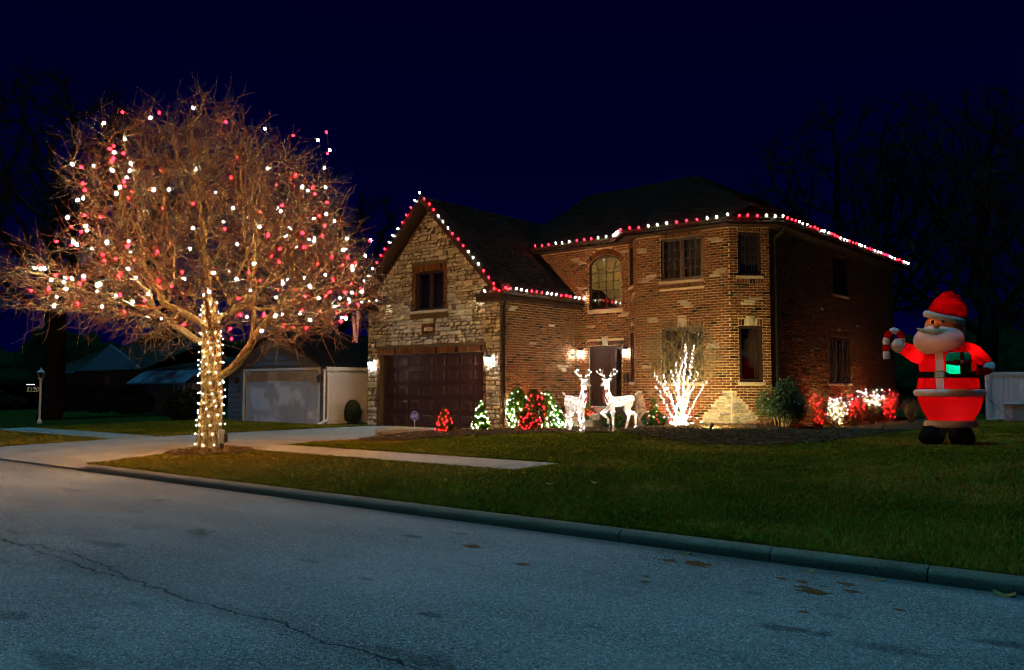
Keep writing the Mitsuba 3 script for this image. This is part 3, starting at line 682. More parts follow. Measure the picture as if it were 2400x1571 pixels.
mb = MB(); mb.tube(fr([[3.93, -.05, 1.86], [3.93, -.015, 1.95], [3.93, -.015, 2.15], [3.93, -.05, 2.24]]), .012, 6); mb.put(d + '__handle', 'steel')
mb = MB(); mb.box((2.9, -.05, .2), (4.5, 1.2, 1.05), None, lambda q: fr(q)); mb.box((2.9, 1.2, .2), (4.5, 1.55, .86), None, lambda q: fr(q)); mb.box((2.9, 1.55, .2), (4.5, 1.9, .66), None, lambda q: fr(q))
mb.put(HOUSE + '__steps', 'concrete')
mb = MB(); mb.mesh(tri(rounded((4.49, .012, 1.86), (4.63, .09, 2.16), .012, 6))); v, f = mb.get(); put(HOUSE + '__mailbox', (fr(v), f), 'black_metal', smooth=30)

# --- chamfered bay
def pier(fr, lo, base, top, from_right, L):
    """Stepped stone corner pier: its outline."""
    rows = []; n = 9
    for i in range(n):
        z0, z1 = .30 if i == 0 else .62 + (1.54 - .62) * i / n, .62 + (1.54 - .62) * (i + 1) / n
        w = base + (top - base) * i / (n - 1)
        rows.append(sbox(L - w, z0, L + .0, z1) if from_right else sbox(0, z0, w, z1))
    return unary_union(rows)
def bay_wall(name, wins, piers, keep, key=True):
    fr = WALLS[name]; holes, outs = [], list(piers)
    for s0, s1, z0, z1, *_ in wins:
        holes.append(sbox(s0, z0, s1, z1)); outs += [sbox(s0 - .065, z0 - .09, s1 + .065, z0), sbox(s0 - .01, z1, s1 + .01, z1 + (.14 if z1 > 5 else .20))]
        if z1 < 5: outs.append(sbox((s0 + s1) / 2 - .15, z1, (s0 + s1) / 2 + .15, z1 + .30))
    def extra(fr, pc):
        for s0, s1, z0, z1, *_ in wins:
            soldiers(fr, s0, s1, z1, .14 if z1 > 5 else .20, pc, ((s0 + s1) / 2, .085, .135, .09) if z1 < 5 and key else None)
            if z1 > 5: soldiers(fr, s0 - .05, s1 + .05, z0 - .245, .155, pc)
        for i, g in enumerate(piers): ashlar(fr, g.buffer(-.004), pc, .32, 1.545, 31 + i, (.08, .10, .12, .16), .028)
    for s0, s1, z0, z1, *_ in wins:
        if z1 > 5: outs.append(sbox(s0 - .055, z0 - .25, s1 + .055, z0 - .085))
    build_wall(name, sbox(0, .3, fr.L, 6.5), holes, outs, keep, None, ACCENT.get(name, ()), extra)
    for s0, s1, z0, z1, n, c, r, cur in wins:
        w = window(fr, s0, s1, z0, z1, sashes=n, cols=c, rows=r, curtain=cur); room(w + '__interior', fr, s0 - .05, s1 + .05, z0 - .05, z1 + .05, .9, c0=-.161)
    return fr
full = [(0.02, .98, 'curtain_cloth')]
bay_wall('A', [(.10, .62, 5.03, 6.36, 1, 2, 4, None), (.10, .62, 1.87, 3.53, 1, 1, 1, None)], [pier(WALLS['A'], 0, .45, .2, True, WALLS['A'].L)], 10, False)
bay_wall('B', [(.87, 2.32, 5.02, 6.36, 2, 3, 4, full), (.87, 2.32, 1.86, 3.55, 2, 1, 1, [(.02, .2, 'curtain_cloth'), (.8, .98, 'curtain_cloth')])], [pier(WALLS['B'], 0, 1.05, .30, True, WALLS['B'].L), pier(WALLS['B'], 0, .38, .16, False, 0)], 190)
bay_wall('C', [(.25, .97, 5.03, 6.34, 1, 3, 4, full), (.25, .97, 1.86, 3.53, 1, 1, 1, [(.72, .98, 'curtain_cloth')])], [pier(WALLS['C'], 0, .86, .16, False, 0)], 80)
fr = WALLS['D']
bay_wall('D', [(5.35, 6.80, 4.95, 6.34, 1, 3, 4, None), (4.80, 6.92, 1.85, 3.46, 3, 2, 4, [(.0, .30, 'pale_cloth'), (.36, .62, 'pale_cloth'), (.74, .98, 'pale_cloth')])], [], 0, False)
# far side and back, plain
mb = MB(); mb.box((-10.81, 36.95, .2), (-18.9, 37.1, 6.5)); mb.box((-18.9, 37.1, .2), (-19.05, 24.9, 6.5)); mb.box((-19.05, 24.9, .2), (-24.02, 25.05, 4.6)); mb.box((-24.02, 21.04, .2), (-23.87, 24.9, 4.65)); mb.put(HOUSE + '__back_wall', 'mortar')
mb = MB(); plate(WALLS['E'], Polygon([(-3.82, .1), (.3, .1), (.3, 6.6), (-3.82, 6.6)]), -.32, -.165, mb); mb.put(HOUSE + '__back_wall', 'dark_room')

# ---------------------------------------------------------------- roofs, eaves, gutters
def roof_solid(planes, floor):
    """Convex roof: z <= z0 + pitch * distance inside each (point, inward normal, z0, pitch)."""
    hs = []
    for (px, py), (nx, ny), z0, k in planes:
        l = math.hypot(nx, ny); nx, ny = nx / l, ny / l
        hs.append([-k * nx, -k * ny, 1, k * (nx * px + ny * py) - z0])
    hs.append([0, 0, -1, floor])
    hs = np.array(hs); inside = np.array([-14.6, 28.5, floor + .3])
    pts = HalfspaceIntersection(hs, inside).intersections; pts = pts[np.linalg.norm(pts, axis=1) < 500]
    m = trimesh.Trimesh(pts, ConvexHull(pts).simplices); m.fix_normals(); return trimesh.convex.convex_hull(pts)
def shingles(fr3, length, run, key, seed, row=.14, tab=.30, keepfn=None):
    """Overlapping shingle tabs on a slope: fr3(u along, w up the slope, h off it)."""
    r = np.random.default_rng(seed); mb = MB(); n = int(run / row)
    for i in range(n):
        off = (i % 2) * tab / 2 + r.uniform(0, .05)
        for u in np.arange(-off, length, tab):
            a, b = max(u, 0), min(u + tab - .006, length)
            if b - a < .04 or (keepfn and not keepfn((a + b) / 2, i * row)): continue
            w0, w1 = i * row, i * row + row * 1.25; h = .016 + r.uniform(0, .004)
            v = fr3(np.array([[a, w0, h], [b, w0, h], [b, w1, .003], [a, w1, .003], [a, w0, .0], [b, w0, .0]]))
            mb.add(v, [[0, 1, 2], [0, 2, 3], [4, 5, 1], [4, 1, 0], [1, 5, 2], [0, 3, 4]], np.array([.015, .011, .009]) * r.uniform(.55, 1.25))
    return mb.put(key + '__shingle', 'vertex_paint', colored=True, kind='stuff')
RX, RZ = -20.95, 8.16
rf = numbered(HOUSE + '__roof')
mb = MB()
y0, y1 = 20.33, 27.5
for sgn, xe in ((1, -17.38), (-1, -24.4)):
    ze = RZ - abs(xe - RX)
    v = np.array([[RX, y0, RZ], [RX, y1, RZ], [xe, y1, ze], [xe, y0, ze]]); w = v - [0, 0, .16]
    mb.add(np.vstack([v, w]), [[0, 3, 2, 1], [4, 5, 6, 7], [0, 4, 7, 3], [3, 7, 6, 2], [1, 2, 6, 5]] if sgn > 0 else [[0, 1, 2, 3], [4, 7, 6, 5], [0, 3, 7, 4], [3, 2, 6, 7], [1, 5, 6, 2]])
scene[rf] = mikit.ply(mb.get(), 'brown_trim')
u3 = np.array([0, 1.0, 0]); w3 = np.array([-1, 0, 1]) / math.sqrt(2); h3 = np.array([1, 0, 1]) / math.sqrt(2); o3 = np.array([-17.34, y0 - .03, RZ - (-17.34 - RX)])
shingles(lambda q: o3 + q[:, :1] * u3 + q[:, 1:2] * w3 + q[:, 2:] * h3, 6.9, 3.61 * math.sqrt(2), rf, 3)
w3b = np.array([1, 0, 1]) / math.sqrt(2); h3b = np.array([-1, 0, 1]) / math.sqrt(2); o3b = np.array([-24.44, y0 - .03, RZ - (RX + 24.44)])
shingles(lambda q: (o3b + (6.9 - q[:, :1]) * u3 + q[:, 1:2] * w3b + q[:, 2:] * h3b), 6.9, 3.49 * math.sqrt(2), rf, 4)
# rake boards on the gable
for sgn, xe in ((1, -17.38), (-1, -24.4)):
    ze = RZ - abs(xe - RX); mb = MB()
    v = np.array([[RX, y0 - .03, RZ + .01], [xe, y0 - .03, ze + .01], [xe, y0 - .03, ze - .22], [RX, y0 - .03, RZ - .22], [RX, y0, RZ + .01], [xe, y0, ze + .01], [xe, y0, ze - .22], [RX, y0, RZ - .22]])
    F = np.array([[0, 3, 2, 1], [4, 5, 6, 7], [0, 1, 5, 4], [2, 3, 7, 6], [1, 2, 6, 5]])
    mb.add(v, F if sgn > 0 else F[:, ::-1]); mb.put(HOUSE + '__rake_board', 'brown_trim')
# short eave returns at both ends of the gable, gutter and soffit along the side
for x0, x1 in ((-18.42, -17.36), (-24.42, -23.05)):
    mb = MB(); mb.box((x0, 20.33, 4.40), (x1, 20.72, 4.56)); mb.box((x0 - .02, 20.28, 4.555), (x1 + .02, 20.42, 4.66)); mb.put(HOUSE + '__eave_return', 'brown_trim')
    v = np.array([[x0, 20.36, 4.56], [x1, 20.36, 4.56], [x1, 20.72, 4.56], [x0, 20.72, 4.56], [x0, 20.715, 4.95], [x1, 20.715, 4.95]])
    put(HOUSE + '__eave_return', (v, np.array([[0, 1, 5], [0, 5, 4], [0, 4, 3], [1, 2, 5], [3, 4, 5], [3, 5, 2]])), 'brown_trim')
def gutter(pts, z, key='gutter', out=.11, tall=.115):
    """K-style gutter along a polyline of eave corners (outside on the right of travel)."""
    P = np.array(pts, float); n = len(P); d = np.diff(P, axis=0); d /= np.linalg.norm(d, axis=1, keepdims=True); nn = np.stack([d[:, 1], -d[:, 0]], 1)
    off = []
    for i in range(n):
        a = nn[max(i - 1, 0)]; b = nn[min(i, n - 2)]; m = a + b; off.append(m / (m @ a) if i not in (0, n - 1) else (nn[0] if i == 0 else nn[-1]))
    off = np.array(off); pr = [(0, 0), (0, -tall), (out * .7, -tall), (out * .78, -tall * .55), (out, -tall * .25), (out, 0), (out * .85, 0), (out * .82, -.03), (.012, -.03), (.012, 0)]
    v = np.array([[*(P[i] + off[i] * q), z + h] for i in range(n) for q, h in pr]); m = len(pr)
    f = [[i * m + j, i * m + (j + 1) % m, (i + 1) * m + (j + 1) % m, (i + 1) * m + j] for i in range(n - 1) for j in range(m)]
    f = np.array(f); t = np.vstack([f[:, [0, 2, 1]], f[:, [0, 3, 2]]])
    return put(HOUSE + '__' + key, (v, t), 'brown_trim', smooth=30)
gutter([(-17.40, 20.33), (-17.40, 24.72)], 4.70)
mb = MB(); mb.box((-17.735, 20.72, 4.44), (-17.40, 24.73, 4.52)); mb.box((-17.46, 20.73, 4.50), (-17.40, 24.73, 4.70)); mb.put(HOUSE + '__soffit', 'brown_trim')
EAVE = [(-19.3, 24.29), (-15.696, 24.29), (-14.756, 23.35 + .15), (-11.324, 23.50), (-10.20, 24.624), (-10.20, 37.3)]
EAVE[2] = (EAVE[1][0] + (EAVE[1][1] - 23.50), 23.50)
r1 = numbered(HOUSE + '__roof'); r2 = None
m1 = roof_solid([((0, 24.29), (0, 1), 6.60, .6), ((0, 34.7), (0, -1), 6.60, .6), ((-23.1, 0), (1, 0), 6.60, .6), ((-10.2, 0), (-1, 0), 6.60, .6)], 6.52)
scene[r1] = mikit.ply(m1, 'roof_felt')
ax, ay = EAVE[1]
m2 = roof_solid([((0, 23.5), (0, 1), 6.66, .6), ((0, 37.3), (0, -1), 6.66, .6), ((-10.2, 0), (-1, 0), 6.66, .6), ((-19.0, 0), (1, 0), 6.66, .6), ((-11.324, 23.5), (-1, 1), 6.66, .6), ((ax, ay), (1, 1), 6.66, .92)], 6.53)
r2 = put(HOUSE + '__roof', m2, 'roof_felt')
cs = 1 / math.sqrt(1 + .36)
o4 = np.array([-10.2, 23.5, 6.665]); u4 = np.array([0, 1.0, 0]); w4 = np.array([-cs, 0, .6 * cs]); h4 = np.array([.6 * cs, 0, cs])
shingles(lambda q: o4 + q[:, :1] * u4 + q[:, 1:2] * w4 + q[:, 2:] * h4, 13.8, 5.0, r2, 6, keepfn=lambda u, w: w * cs < u - .1 - max(0, 1.12 - u) and w * cs < 13.8 - u and w * cs < 4.35 and u > 1.15)
o5 = np.array([-14.7, 23.5, 6.665]); u5 = np.array([1.0, 0, 0]); w5 = np.array([0, cs, .6 * cs]); h5 = np.array([0, -.6 * cs, cs])
shingles(lambda q: o5 + q[:, :1] * u5 + q[:, 1:2] * w5 + q[:, 2:] * h5, 4.4, 5.1, r2, 7, keepfn=lambda u, w: w * cs < 4.4 - u + .05 and u - 3.3 < w * cs * .42 + .02 and w * cs < 4.38)
o6 = np.array([-20.4, 24.29, 6.605])
shingles(lambda q: o6 + q[:, :1] * u5 + q[:, 1:2] * w5 + q[:, 2:] * h5, 4.7, 5.9, r1, 8)
gutter(EAVE, 6.66)
ins = [(-19.3, 24.74), (-15.51, 24.74), (-14.72, 23.95), (-11.51, 23.95), (-10.65, 24.81), (-10.65, 37.0)]
mb = MB(); v = np.array([[*p, 6.49] for p in EAVE] + [[*p, 6.49] for p in ins]); n = len(EAVE)
mb.add(np.vstack([v, v + [0, 0, .03]]), np.vstack([[[i, i + 1, n + i + 1, n + i][::-1] for i in range(n - 1)], [[2 * n + i, 2 * n + i + 1, 3 * n + i + 1, 3 * n + i] for i in range(n - 1)]])); mb.put(HOUSE + '__soffit', 'brown_trim')
mb = MB(); v = np.array([[*p, 6.49] for p in EAVE] + [[*p, 6.67] for p in EAVE]); mb.add(v, [[i, i + 1, n + i + 1, n + i] for i in range(n - 1)]); mb.put(HOUSE + '__fascia', 'brown_trim')
def downspout(pts, w=.075):
    mb = MB(); mb.tube(pts, w * .6, 8); return mb.put(HOUSE + '__downspout', 'dark_metal', smooth=40)
downspout([(-17.35, 20.52, 4.60), (-17.38, 20.56, 4.42), (-17.66, 20.80, 4.22), (-17.67, 20.82, 3.9), (-17.67, 20.82, .6), (-17.62, 20.8, .42)])
downspout([(-10.15, 24.95, 6.56), (-10.25, 24.98, 6.4), (-10.56, 25.05, 6.2), (-10.56, 25.08, 5.9), (-10.56, 25.08, .6)], .12)

# ---------------------------------------------------------------- lights: bulbs and strings
WHITE_GLOW, WARM_GLOW, RED_GLOW = (130, 124, 78), (620, 375, 125), (110, .16, .36)
v, f = lathe_vf([(.012, 0), (.016, .012), (.030, .030), (.033, .045), (.028, .064), (.015, .080), (.001, .086)], 10)
BULB = (v, f)
scene['bulb_white'] = matte(.7, .7, .65); scene['bulb_red'] = matte(.45, .02, .03)
def rot_to(d):
    d = np.asarray(d, float); d = d / np.linalg.norm(d); a = np.cross([0, 0, 1.0], d); s = np.linalg.norm(a); c = d[2]
    if s < 1e-9: return np.eye(3) if c > 0 else np.diag([1, -1, -1.0])
    a /= s; K = np.array([[0, -a[2], a[1]], [a[2], 0, -a[0]], [-a[1], a[0], 0]]); return np.eye(3) + s * K + (1 - c) * K @ K
def bulb(parent, at, d, red, glow=None, scale=1.0, weight=1.0):
    m = (BULB[0] * scale) @ rot_to(d).T + np.asarray(at, float)
    return put(parent + '__bulb', (m, BULB[1]), 'bulb_red' if red else 'bulb_white', smooth=True, emit=glow or (RED_GLOW if red else WHITE_GLOW), weight=weight)
def along(pts, n):
    """n evenly spaced points on a polyline, ends included."""
    l = LineString(pts); return np.array([l.interpolate(t, normalized=True).coords[0] for t in np.linspace(0, 1, n)])
def string(label, runs, group=None):
    k = thing('string_lights', label, 'string lights', group)
    wire = MB()
    for pts, code, d in runs:
        P = along(pts, len(code))
        for p, c in zip(P, code): bulb(k, p + np.random.default_rng(int(abs(p.sum()) * 1e4)).uniform(-.015, .015, 3), d, c == 'R')
        W = along(pts, len(code) * 3); W[:, 2] -= .012 * (np.arange(len(W)) % 3 != 0)
        wire.tube(W, .006, 4)
    wire.put(k + '__cord', 'wire'); return k
RE = lambda x: RZ - abs(x - RX) + .03
string('string of red and white bulbs along both slopes of the stone gable',
       [([(RX, 20.30, RE(RX) + .02), (-17.42, 20.30, RE(-17.42))], 'WRRRWWWRRRWWWRRRR', (.25, -.35, .9)), ([(RX - .22, 20.30, RE(RX - .22)), (-24.36, 20.30, RE(-24.36))], 'WRRRWWWRRRWWWRRR', (-.25, -.35, .9))], 'string lights on the house')
string('short string of white bulbs on the eave return by the flag', [([(-24.3, 20.30, 4.70), (-23.05, 20.30, 4.70)], 'WWWW', (0, -.5, .85))], 'string lights on the house')
string('string of red and white bulbs along the low gutter over the side brick wall',
       [([(-18.44, 20.50, 4.62), (-17.95, 20.30, 4.70), (-17.6, 20.30, 4.72)], 'WWR', (0, -.5, .85)), ([(-17.29, 20.40, 4.74), (-17.29, 24.62, 4.74)], 'RRWWWRRRWWWRRRWWW', (.35, 0, .9))], 'string lights on the house')
O = .11; E0 = [(-19.05, 24.29 - O, 6.69), (EAVE[1][0] - .045, 24.29 - O, 6.69), (EAVE[2][0] - .045, 23.5 - O, 6.69), (EAVE[3][0] + .045, 23.5 - O, 6.69), (-10.2 + O, 24.624 - .045, 6.69), (-10.2 + O, 37.2, 6.69)]
string('long string of red and white bulbs along the upper gutter around the bay and side',
       [([E0[0], E0[1]], 'RRRWWWRRRWWW', (0, -.4, .9)), ([E0[1], E0[2]][0:1] + [tuple(np.array(E0[1]) * .8 + np.array(E0[2]) * .2), tuple(np.array(E0[1]) * .1 + np.array(E0[2]) * .9)], 'RWWWR', (-.3, -.3, .9)), ([E0[2], E0[3]], 'RRRWWWRRRWWW', (0, -.4, .9)),
        ([tuple(np.array(E0[3]) * .8 + np.array(E0[4]) * .2), E0[4]], 'RRRWWW'[:5] + 'W', (.3, -.3, .9)), ([tuple(np.array(E0[4]) + [0, .3, 0]), E0[5]], 'RRRWWW' * 7, (.4, 0, .9))], 'string lights on the house')

# wall lanterns
def lantern(fr, s, z, label, k=1.0):
    t = thing('wall_lantern', label, 'wall lamp', 'lit lanterns on the house front')
    M = lambda q: fr(np.asarray(q, float) * k + np.array([s, 0, z]))
    mb = MB(); v, f = box_vf((-.05, .012, -.02), (.05, .03, .26)); mb.add(M(v), f); mb.put(t + '__back_plate', 'black_metal')
    mb = MB(); mb.tube(M([[0, .02, .05], [0, .08, .03], [0, .15, .10], [0, .19, .24], [0, .17, .33], [0, .16, .30]]), .011, 6); mb.put(t + '__arm', 'black_metal', smooth=40)
    mb = MB(); v, f = lathe_vf([(.11, .13), (.115, .14), (.05, .21), (.03, .235), (.035, .25), (.012, .29), (.004, .32)], 12); mb.add(M(v + [0, .16, 0]), f[:, ::-1]); mb.put(t + '__cap', 'black_metal', smooth=30)
    mb = MB()
    for i in range(6):
        a = i * np.pi / 3; c, sn = math.cos(a), math.sin(a)
        mb.tube(M([[.10 * c, .16 + .10 * sn, .13], [.105 * c, .16 + .105 * sn, .06], [.05 * c, .16 + .05 * sn, -.17]]), .006, 4)
    v, f = lathe_vf([(.052, -.175), (.056, -.165), (.02, -.20), (.022, -.215), (.006, -.26), (.001, -.27)], 12); mb.add(M(v + [0, .16, 0]), f)
    mb.put(t + '__frame', 'black_metal', smooth=40)
    v, f = lathe_vf([(.045, -.165), (.098, .06), (.094, .13)], 6); put(t + '__glass', (M(v + [0, .16, 0]), f[:, ::-1]), 'bulb_white', emit=(215, 222, 200), weight=40)
    return t
G_, E_ = WALLS['G'], WALLS['E']
lantern(G_, .27, 2.50, 'lit black lantern on the stone left of the garage door', .84)
lantern(G_, 5.83, 2.54, 'lit black lantern on the stone right of the garage door', .84)
lantern(E_, 2.72, 2.86, 'lit black lantern on the brick left of the front door', .80)
lantern(E_, 4.55, 2.86, 'lit black lantern between the front door and the bay', .80)
# small eave spotlights washing the stone below both returns
for x, lab in ((-18.56, 'small black eave spotlight washing the stone at the right end of the gable'), (-22.93, 'small black eave spotlight washing the stone at the left end of the gable')):
    t = thing('eave_spotlight', lab, 'spotlight', 'eave spotlights on the stone gable'); o = np.array([x, 20.50, 4.60])
    mb = MB(); mb.tube([o + [0, -.01, .10], o + [0, 0, .0]], [.03, .055], 12); mb.tube([o + [0, 0, .07], o + [0, .22, .08]], .012, 6); mb.put(t + '__body', 'black_metal', smooth=40)
    a_ = np.arange(16) * np.pi / 8; v = np.vstack([np.column_stack([.05 * np.cos(a_), .05 * np.sin(a_), a_ * 0]), [[0, 0, .003]]]) @ rot_to((0, .30, -1)).T + o + [0, .002, -.004]
    put(t + '__lens', (v, np.array([[i, (i + 1) % 16, 16] for i in range(16)])), 'lamp_glass', emit=(260, 235, 130), weight=14)
# camera and flag by the garage
fr = G_
t = thing('security_camera', 'small white round camera on the stone above the left lantern', 'camera')
mb = MB(); v, f = lathe_vf([(.06, 0), (.06, .05), (.045, .08), (.001, .085)], 16); mb.add(fr(np.stack([v[:, 0] + .27, v[:, 2] + .01, v[:, 1] + 3.2], 1)), f); mb.put(t + '__body', 'white_paint', smooth=40)
mb = MB(); v, f = lathe_vf([(.03, .084), (.025, .095), (.001, .1)], 12); mb.add(fr(np.stack([v[:, 0] + .27, v[:, 2] + .01, v[:, 1] + 3.2], 1)), f); mb.put(t + '__lens', 'black_metal', smooth=40)
fl = thing('flag', 'red white and blue striped flag hanging limp from its pole left of the garage', 'flag')
p0, p1 = np.array([-23.8, 20.68, 3.45]), np.array([-24.12, 20.0, 5.05])
mb = MB(); mb.tube(np.stack([p0, p1]), .014, 8); v, f = lathe_vf([(.02, 0), (.03, .02), (.02, .04), (.001, .05)], 10); mb.add(v + p1, f); mb.put(fl + '__pole', 'steel', smooth=40)
n, m = 26, 36
stripes = MB(); U, V = np.meshgrid(np.linspace(0, 1, n), np.linspace(0, 1, m))
top = p1[None] + (p0 - p1)[None] * (.06 + .42 * U.ravel()[:, None])
fold = .10 * np.sin(U.ravel() * 17 + 1.5 * V.ravel()) * (.25 + V.ravel() * .75)
side = np.array([-.72, -.66, 0])
P = top + np.outer(fold, side); P[:, 2] = top[:, 2] - V.ravel() * (1.55 - .55 * U.ravel()) ; P[:, :2] = P[:, :2] * (1 - .0) + np.outer(V.ravel() * (.38 - U.ravel()) * .42, np.array([.32, .68]))
i, j = np.meshgrid(np.arange(m - 1), np.arange(n - 1), indexing='ij'); q = np.stack([i * n + j, i * n + j + 1, (i + 1) * n + j + 1, (i + 1) * n + j], -1).reshape(-1, 4)
def flag_color(p, n, uv):
    k = dr.floor(uv.x * 13)
    red = (mi.Int32(k) % 2) == 0
    c = dr.select(red, mi.Color3f(.42, .015, .025), mi.Color3f(.62, .58, .52))
    return dr.select((uv.y < .42) & (uv.x < .54), mi.Color3f(.02, .03, .12), c)
scene['flag_cloth'] = both({'type': 'diffuse', 'reflectance': mikit.proc(flag_color)})
put(fl + '__cloth', (P, np.vstack([q[:, [0, 1, 2]], q[:, [0, 2, 3]]])), 'flag_cloth', smooth=True, uv=np.column_stack([U.ravel(), V.ravel()]))

# ---------------------------------------------------------------- bare trees
def grow(seed, start, attract, step=.2, reach=1.5, kill=.35, iters=160, pull=(0, 0, 0)):
    """Space colonisation from start nodes (positions, parents): the branching of a bare crown."""
    r = np.random.default_rng(seed); pos = [np.array(p, float) for p, _ in start]; par = [q for _, q in start]; live = np.array(attract, float); fresh = None
    for it in range(iters):
        if not len(live): break
        P = np.array(pos); d, i = cKDTree(P).query(live)
        use = d < (reach if it > 8 else 99)
        if not use.any(): break
        u = live[use] - P[i[use]]; u /= np.linalg.norm(u, axis=1, keepdims=True) + 1e-9
        acc = np.zeros_like(P); cnt = np.zeros(len(P)); np.add.at(acc, i[use], u); np.add.at(cnt, i[use], 1)
        g = np.nonzero(cnt)[0]; new = []
        for k in g:
            w = acc[k] / cnt[k] + r.normal(0, .16, 3) + np.array(pull)
            w /= np.linalg.norm(w) + 1e-9; new.append((P[k] + w * step, int(k)))
        N = np.array([a for a, _ in new]); dd, _ = cKDTree(P).query(N)
        keep = dd > step * .45
        if not keep.any(): break
        for (a, b), ok in zip(new, keep):
            if ok: pos.append(a); par.append(b)
        d2, _ = cKDTree(N[keep]).query(live); live = live[d2 > kill]
    return np.array(pos), np.array(par)
def radii(pos, par, tip, power=2.4):
    n = len(pos); s = np.zeros(n); kids = np.zeros(n, int)
    for k in range(n):
        if par[k] >= 0: kids[par[k]] += 1
    for k in range(n - 1, -1, -1):
        if kids[k] == 0: s[k] += tip ** power
        if par[k] >= 0: s[par[k]] += s[k]
    return s ** (1 / power), kids
def chains(pos, par, rad):
    """Cuts the skeleton into runs that follow the thickest child."""
    n = len(pos); best = np.full(n, -1); order = np.argsort(-rad)
    ch = [[] for _ in range(n)]
    for k in range(n):
        if par[k] >= 0: ch[par[k]].append(k)
    out = []
    starts = [(k, None) for k in range(n) if par[k] < 0]
    while starts:
        k, frm = starts.pop(); run = ([frm] if frm is not None else []) + [k]
        while ch[k]:
            c = sorted(ch[k], key=lambda q: -rad[q])
            for q in c[1:]: starts.append((q, k))
            k = c[0]; run.append(k)
        out.append(run)
    return out
def twig_mesh(o, d, L, r0, r1, seed, segs=4, curl=.35, up=.0, sides=3):
    """Many thin curved twigs at once: n origins, directions, lengths."""
    r = np.random.default_rng(seed); n = len(o); d = d / (np.linalg.norm(d, axis=1, keepdims=True) + 1e-9)
    pts = [o]; dirs = d
    for k in range(segs):
        dirs = dirs + r.normal(0, curl, (n, 3)) * .6 + np.array([0, 0, up]); dirs /= np.linalg.norm(dirs, axis=1, keepdims=True)
        pts.append(pts[-1] + dirs * (L / segs)[:, None])
    P = np.stack(pts, 1); rad = np.linspace(1, 0, segs + 1)[None] * (r0 - r1)[:, None] + r1[:, None]
    t = np.gradient(P, axis=1); t /= np.linalg.norm(t, axis=2, keepdims=True) + 1e-9
    a = np.cross(t, np.where(np.abs(t[..., 2:]) < .9, [0, 0, 1.0], [1.0, 0, 0])); a /= np.linalg.norm(a, axis=2, keepdims=True) + 1e-9; b = np.cross(t, a)
    ang = np.arange(sides) * 2 * np.pi / sides
    V = P[:, :, None] + rad[:, :, None, None] * (np.cos(ang)[None, None, :, None] * a[:, :, None] + np.sin(ang)[None, None, :, None] * b[:, :, None])
    i, j = np.meshgrid(np.arange(segs), np.arange(sides), indexing='ij'); q = np.stack([i * sides + j, i * sides + (j + 1) % sides, (i + 1) * sides + (j + 1) % sides, (i + 1) * sides + j], -1).reshape(-1, 4)
    f = np.vstack([q[:, [0, 1, 2]], q[:, [0, 2, 3]]]); m = (segs + 1) * sides
    return V.reshape(-1, 3), (np.arange(n)[:, None, None] * m + f).reshape(-1, 3), P
def branches(mb_thick, mb_thin, pos, par, rad, thick=.035):
    for run in chains(pos, par, rad):
        p = pos[run]; r = rad[run].copy(); r[0] = min(r[0], r[1] * 1.15) if len(r) > 1 else r[0]
        if len(run) < 2: continue
        sides = 10 if r.max() > .09 else 7 if r.max() > thick else 4
        (mb_thick if r.max() > thick else mb_thin).tube(p, r, sides)

# --- the lit street tree
TX, TY, TZ = -18.28, 11.05, .22
R3, D3, U3 = np.array([math.cos(YAW), math.sin(YAW), 0]), np.array([-math.sin(YAW), math.cos(YAW), 0]), np.array([0, 0, 1.0])
TB = np.array([TX, TY, TZ])
loc = lambda a, b, c: TB + R3 * a + D3 * b + U3 * c
tr = np.random.default_rng(12)
def crown_points(n):
    out = []
    while len(out) < n:
        p = tr.uniform([-4.3, -4.0, 2.0], [4.2, 4.0, 8.3])
        h = math.hypot(p[0], p[1]); wob = .70 + .60 * float(meshkit.noise(np.array([[p[0] * .6 + 9, p[1] * .6, p[2] * .6]]))[0])
        a = (h / 3.15) ** 2 + ((p[2] - 4.95) / 2.75) ** 2 < wob ** 2
        b = (h / 3.75) ** 2 + ((p[2] - 3.9) / 1.25) ** 2 < wob ** 2
        inner = h < 1.3 and p[2] < 3.6
        low = p[2] < 2.35 + .1 * h * 0 and h < 2.2
        if (a or b) and not inner and not low and tr.random() < .25 + .75 * min(1, h / 2.5 + max(0, p[2] - 5) / 3): out.append(p)
    return np.array([loc(*p) for p in out])
seeds = [(loc(0, 0, 0), -1)]
for i, z in enumerate(np.arange(.2, 3.5, .2)): seeds.append((loc(-.02 + .03 * math.sin(z * 1.3), .02 * math.sin(z), z), len(seeds) - 1))
def limb(at, pts):
    z = [s[0][2] - TZ for s in seeds[:18]]; k = int(np.argmin(np.abs(np.array(z) - at)))
    for a in pts: seeds.append((loc(*a), k)); k = len(seeds) - 1
limb(1.6, [(.26, -.05, 1.74), (.45, -.1, 1.86), (.64, -.14, 2.02), (.78, -.17, 2.2), (.93, -.2, 2.4), (1.06, -.22, 2.62), (1.2, -.25, 2.82), (1.38, -.3, 3.0), (1.55, -.35, 3.2)])
k0 = len(seeds) - 4
limb(1.6, []) 
seeds.append((loc(.98, -.1, 2.75), len(seeds) - 5)); seeds.append((loc(1.0, -.1, 3.0), len(seeds) - 1)); seeds.append((loc(.98, -.05, 3.25), len(seeds) - 1))
limb(2.4, [(-.26, .1, 2.5), (-.48, .15, 2.62), (-.7, .2, 2.76), (-.92, .25, 2.9), (-1.15, .3, 3.05), (-1.4, .35, 3.2)])
limb(2.8, [(-.2, -.15, 2.95), (-.4, -.3, 3.08), (-.6, -.45, 3.2), (-.85, -.6, 3.32)])
limb(2.6, [(.1, -.3, 2.75), (.15, -.55, 2.9), (.2, -.85, 3.05)])
limb(3.0, [(.2, .3, 3.15), (.35, .55, 3.35), (.5, .85, 3.5)])
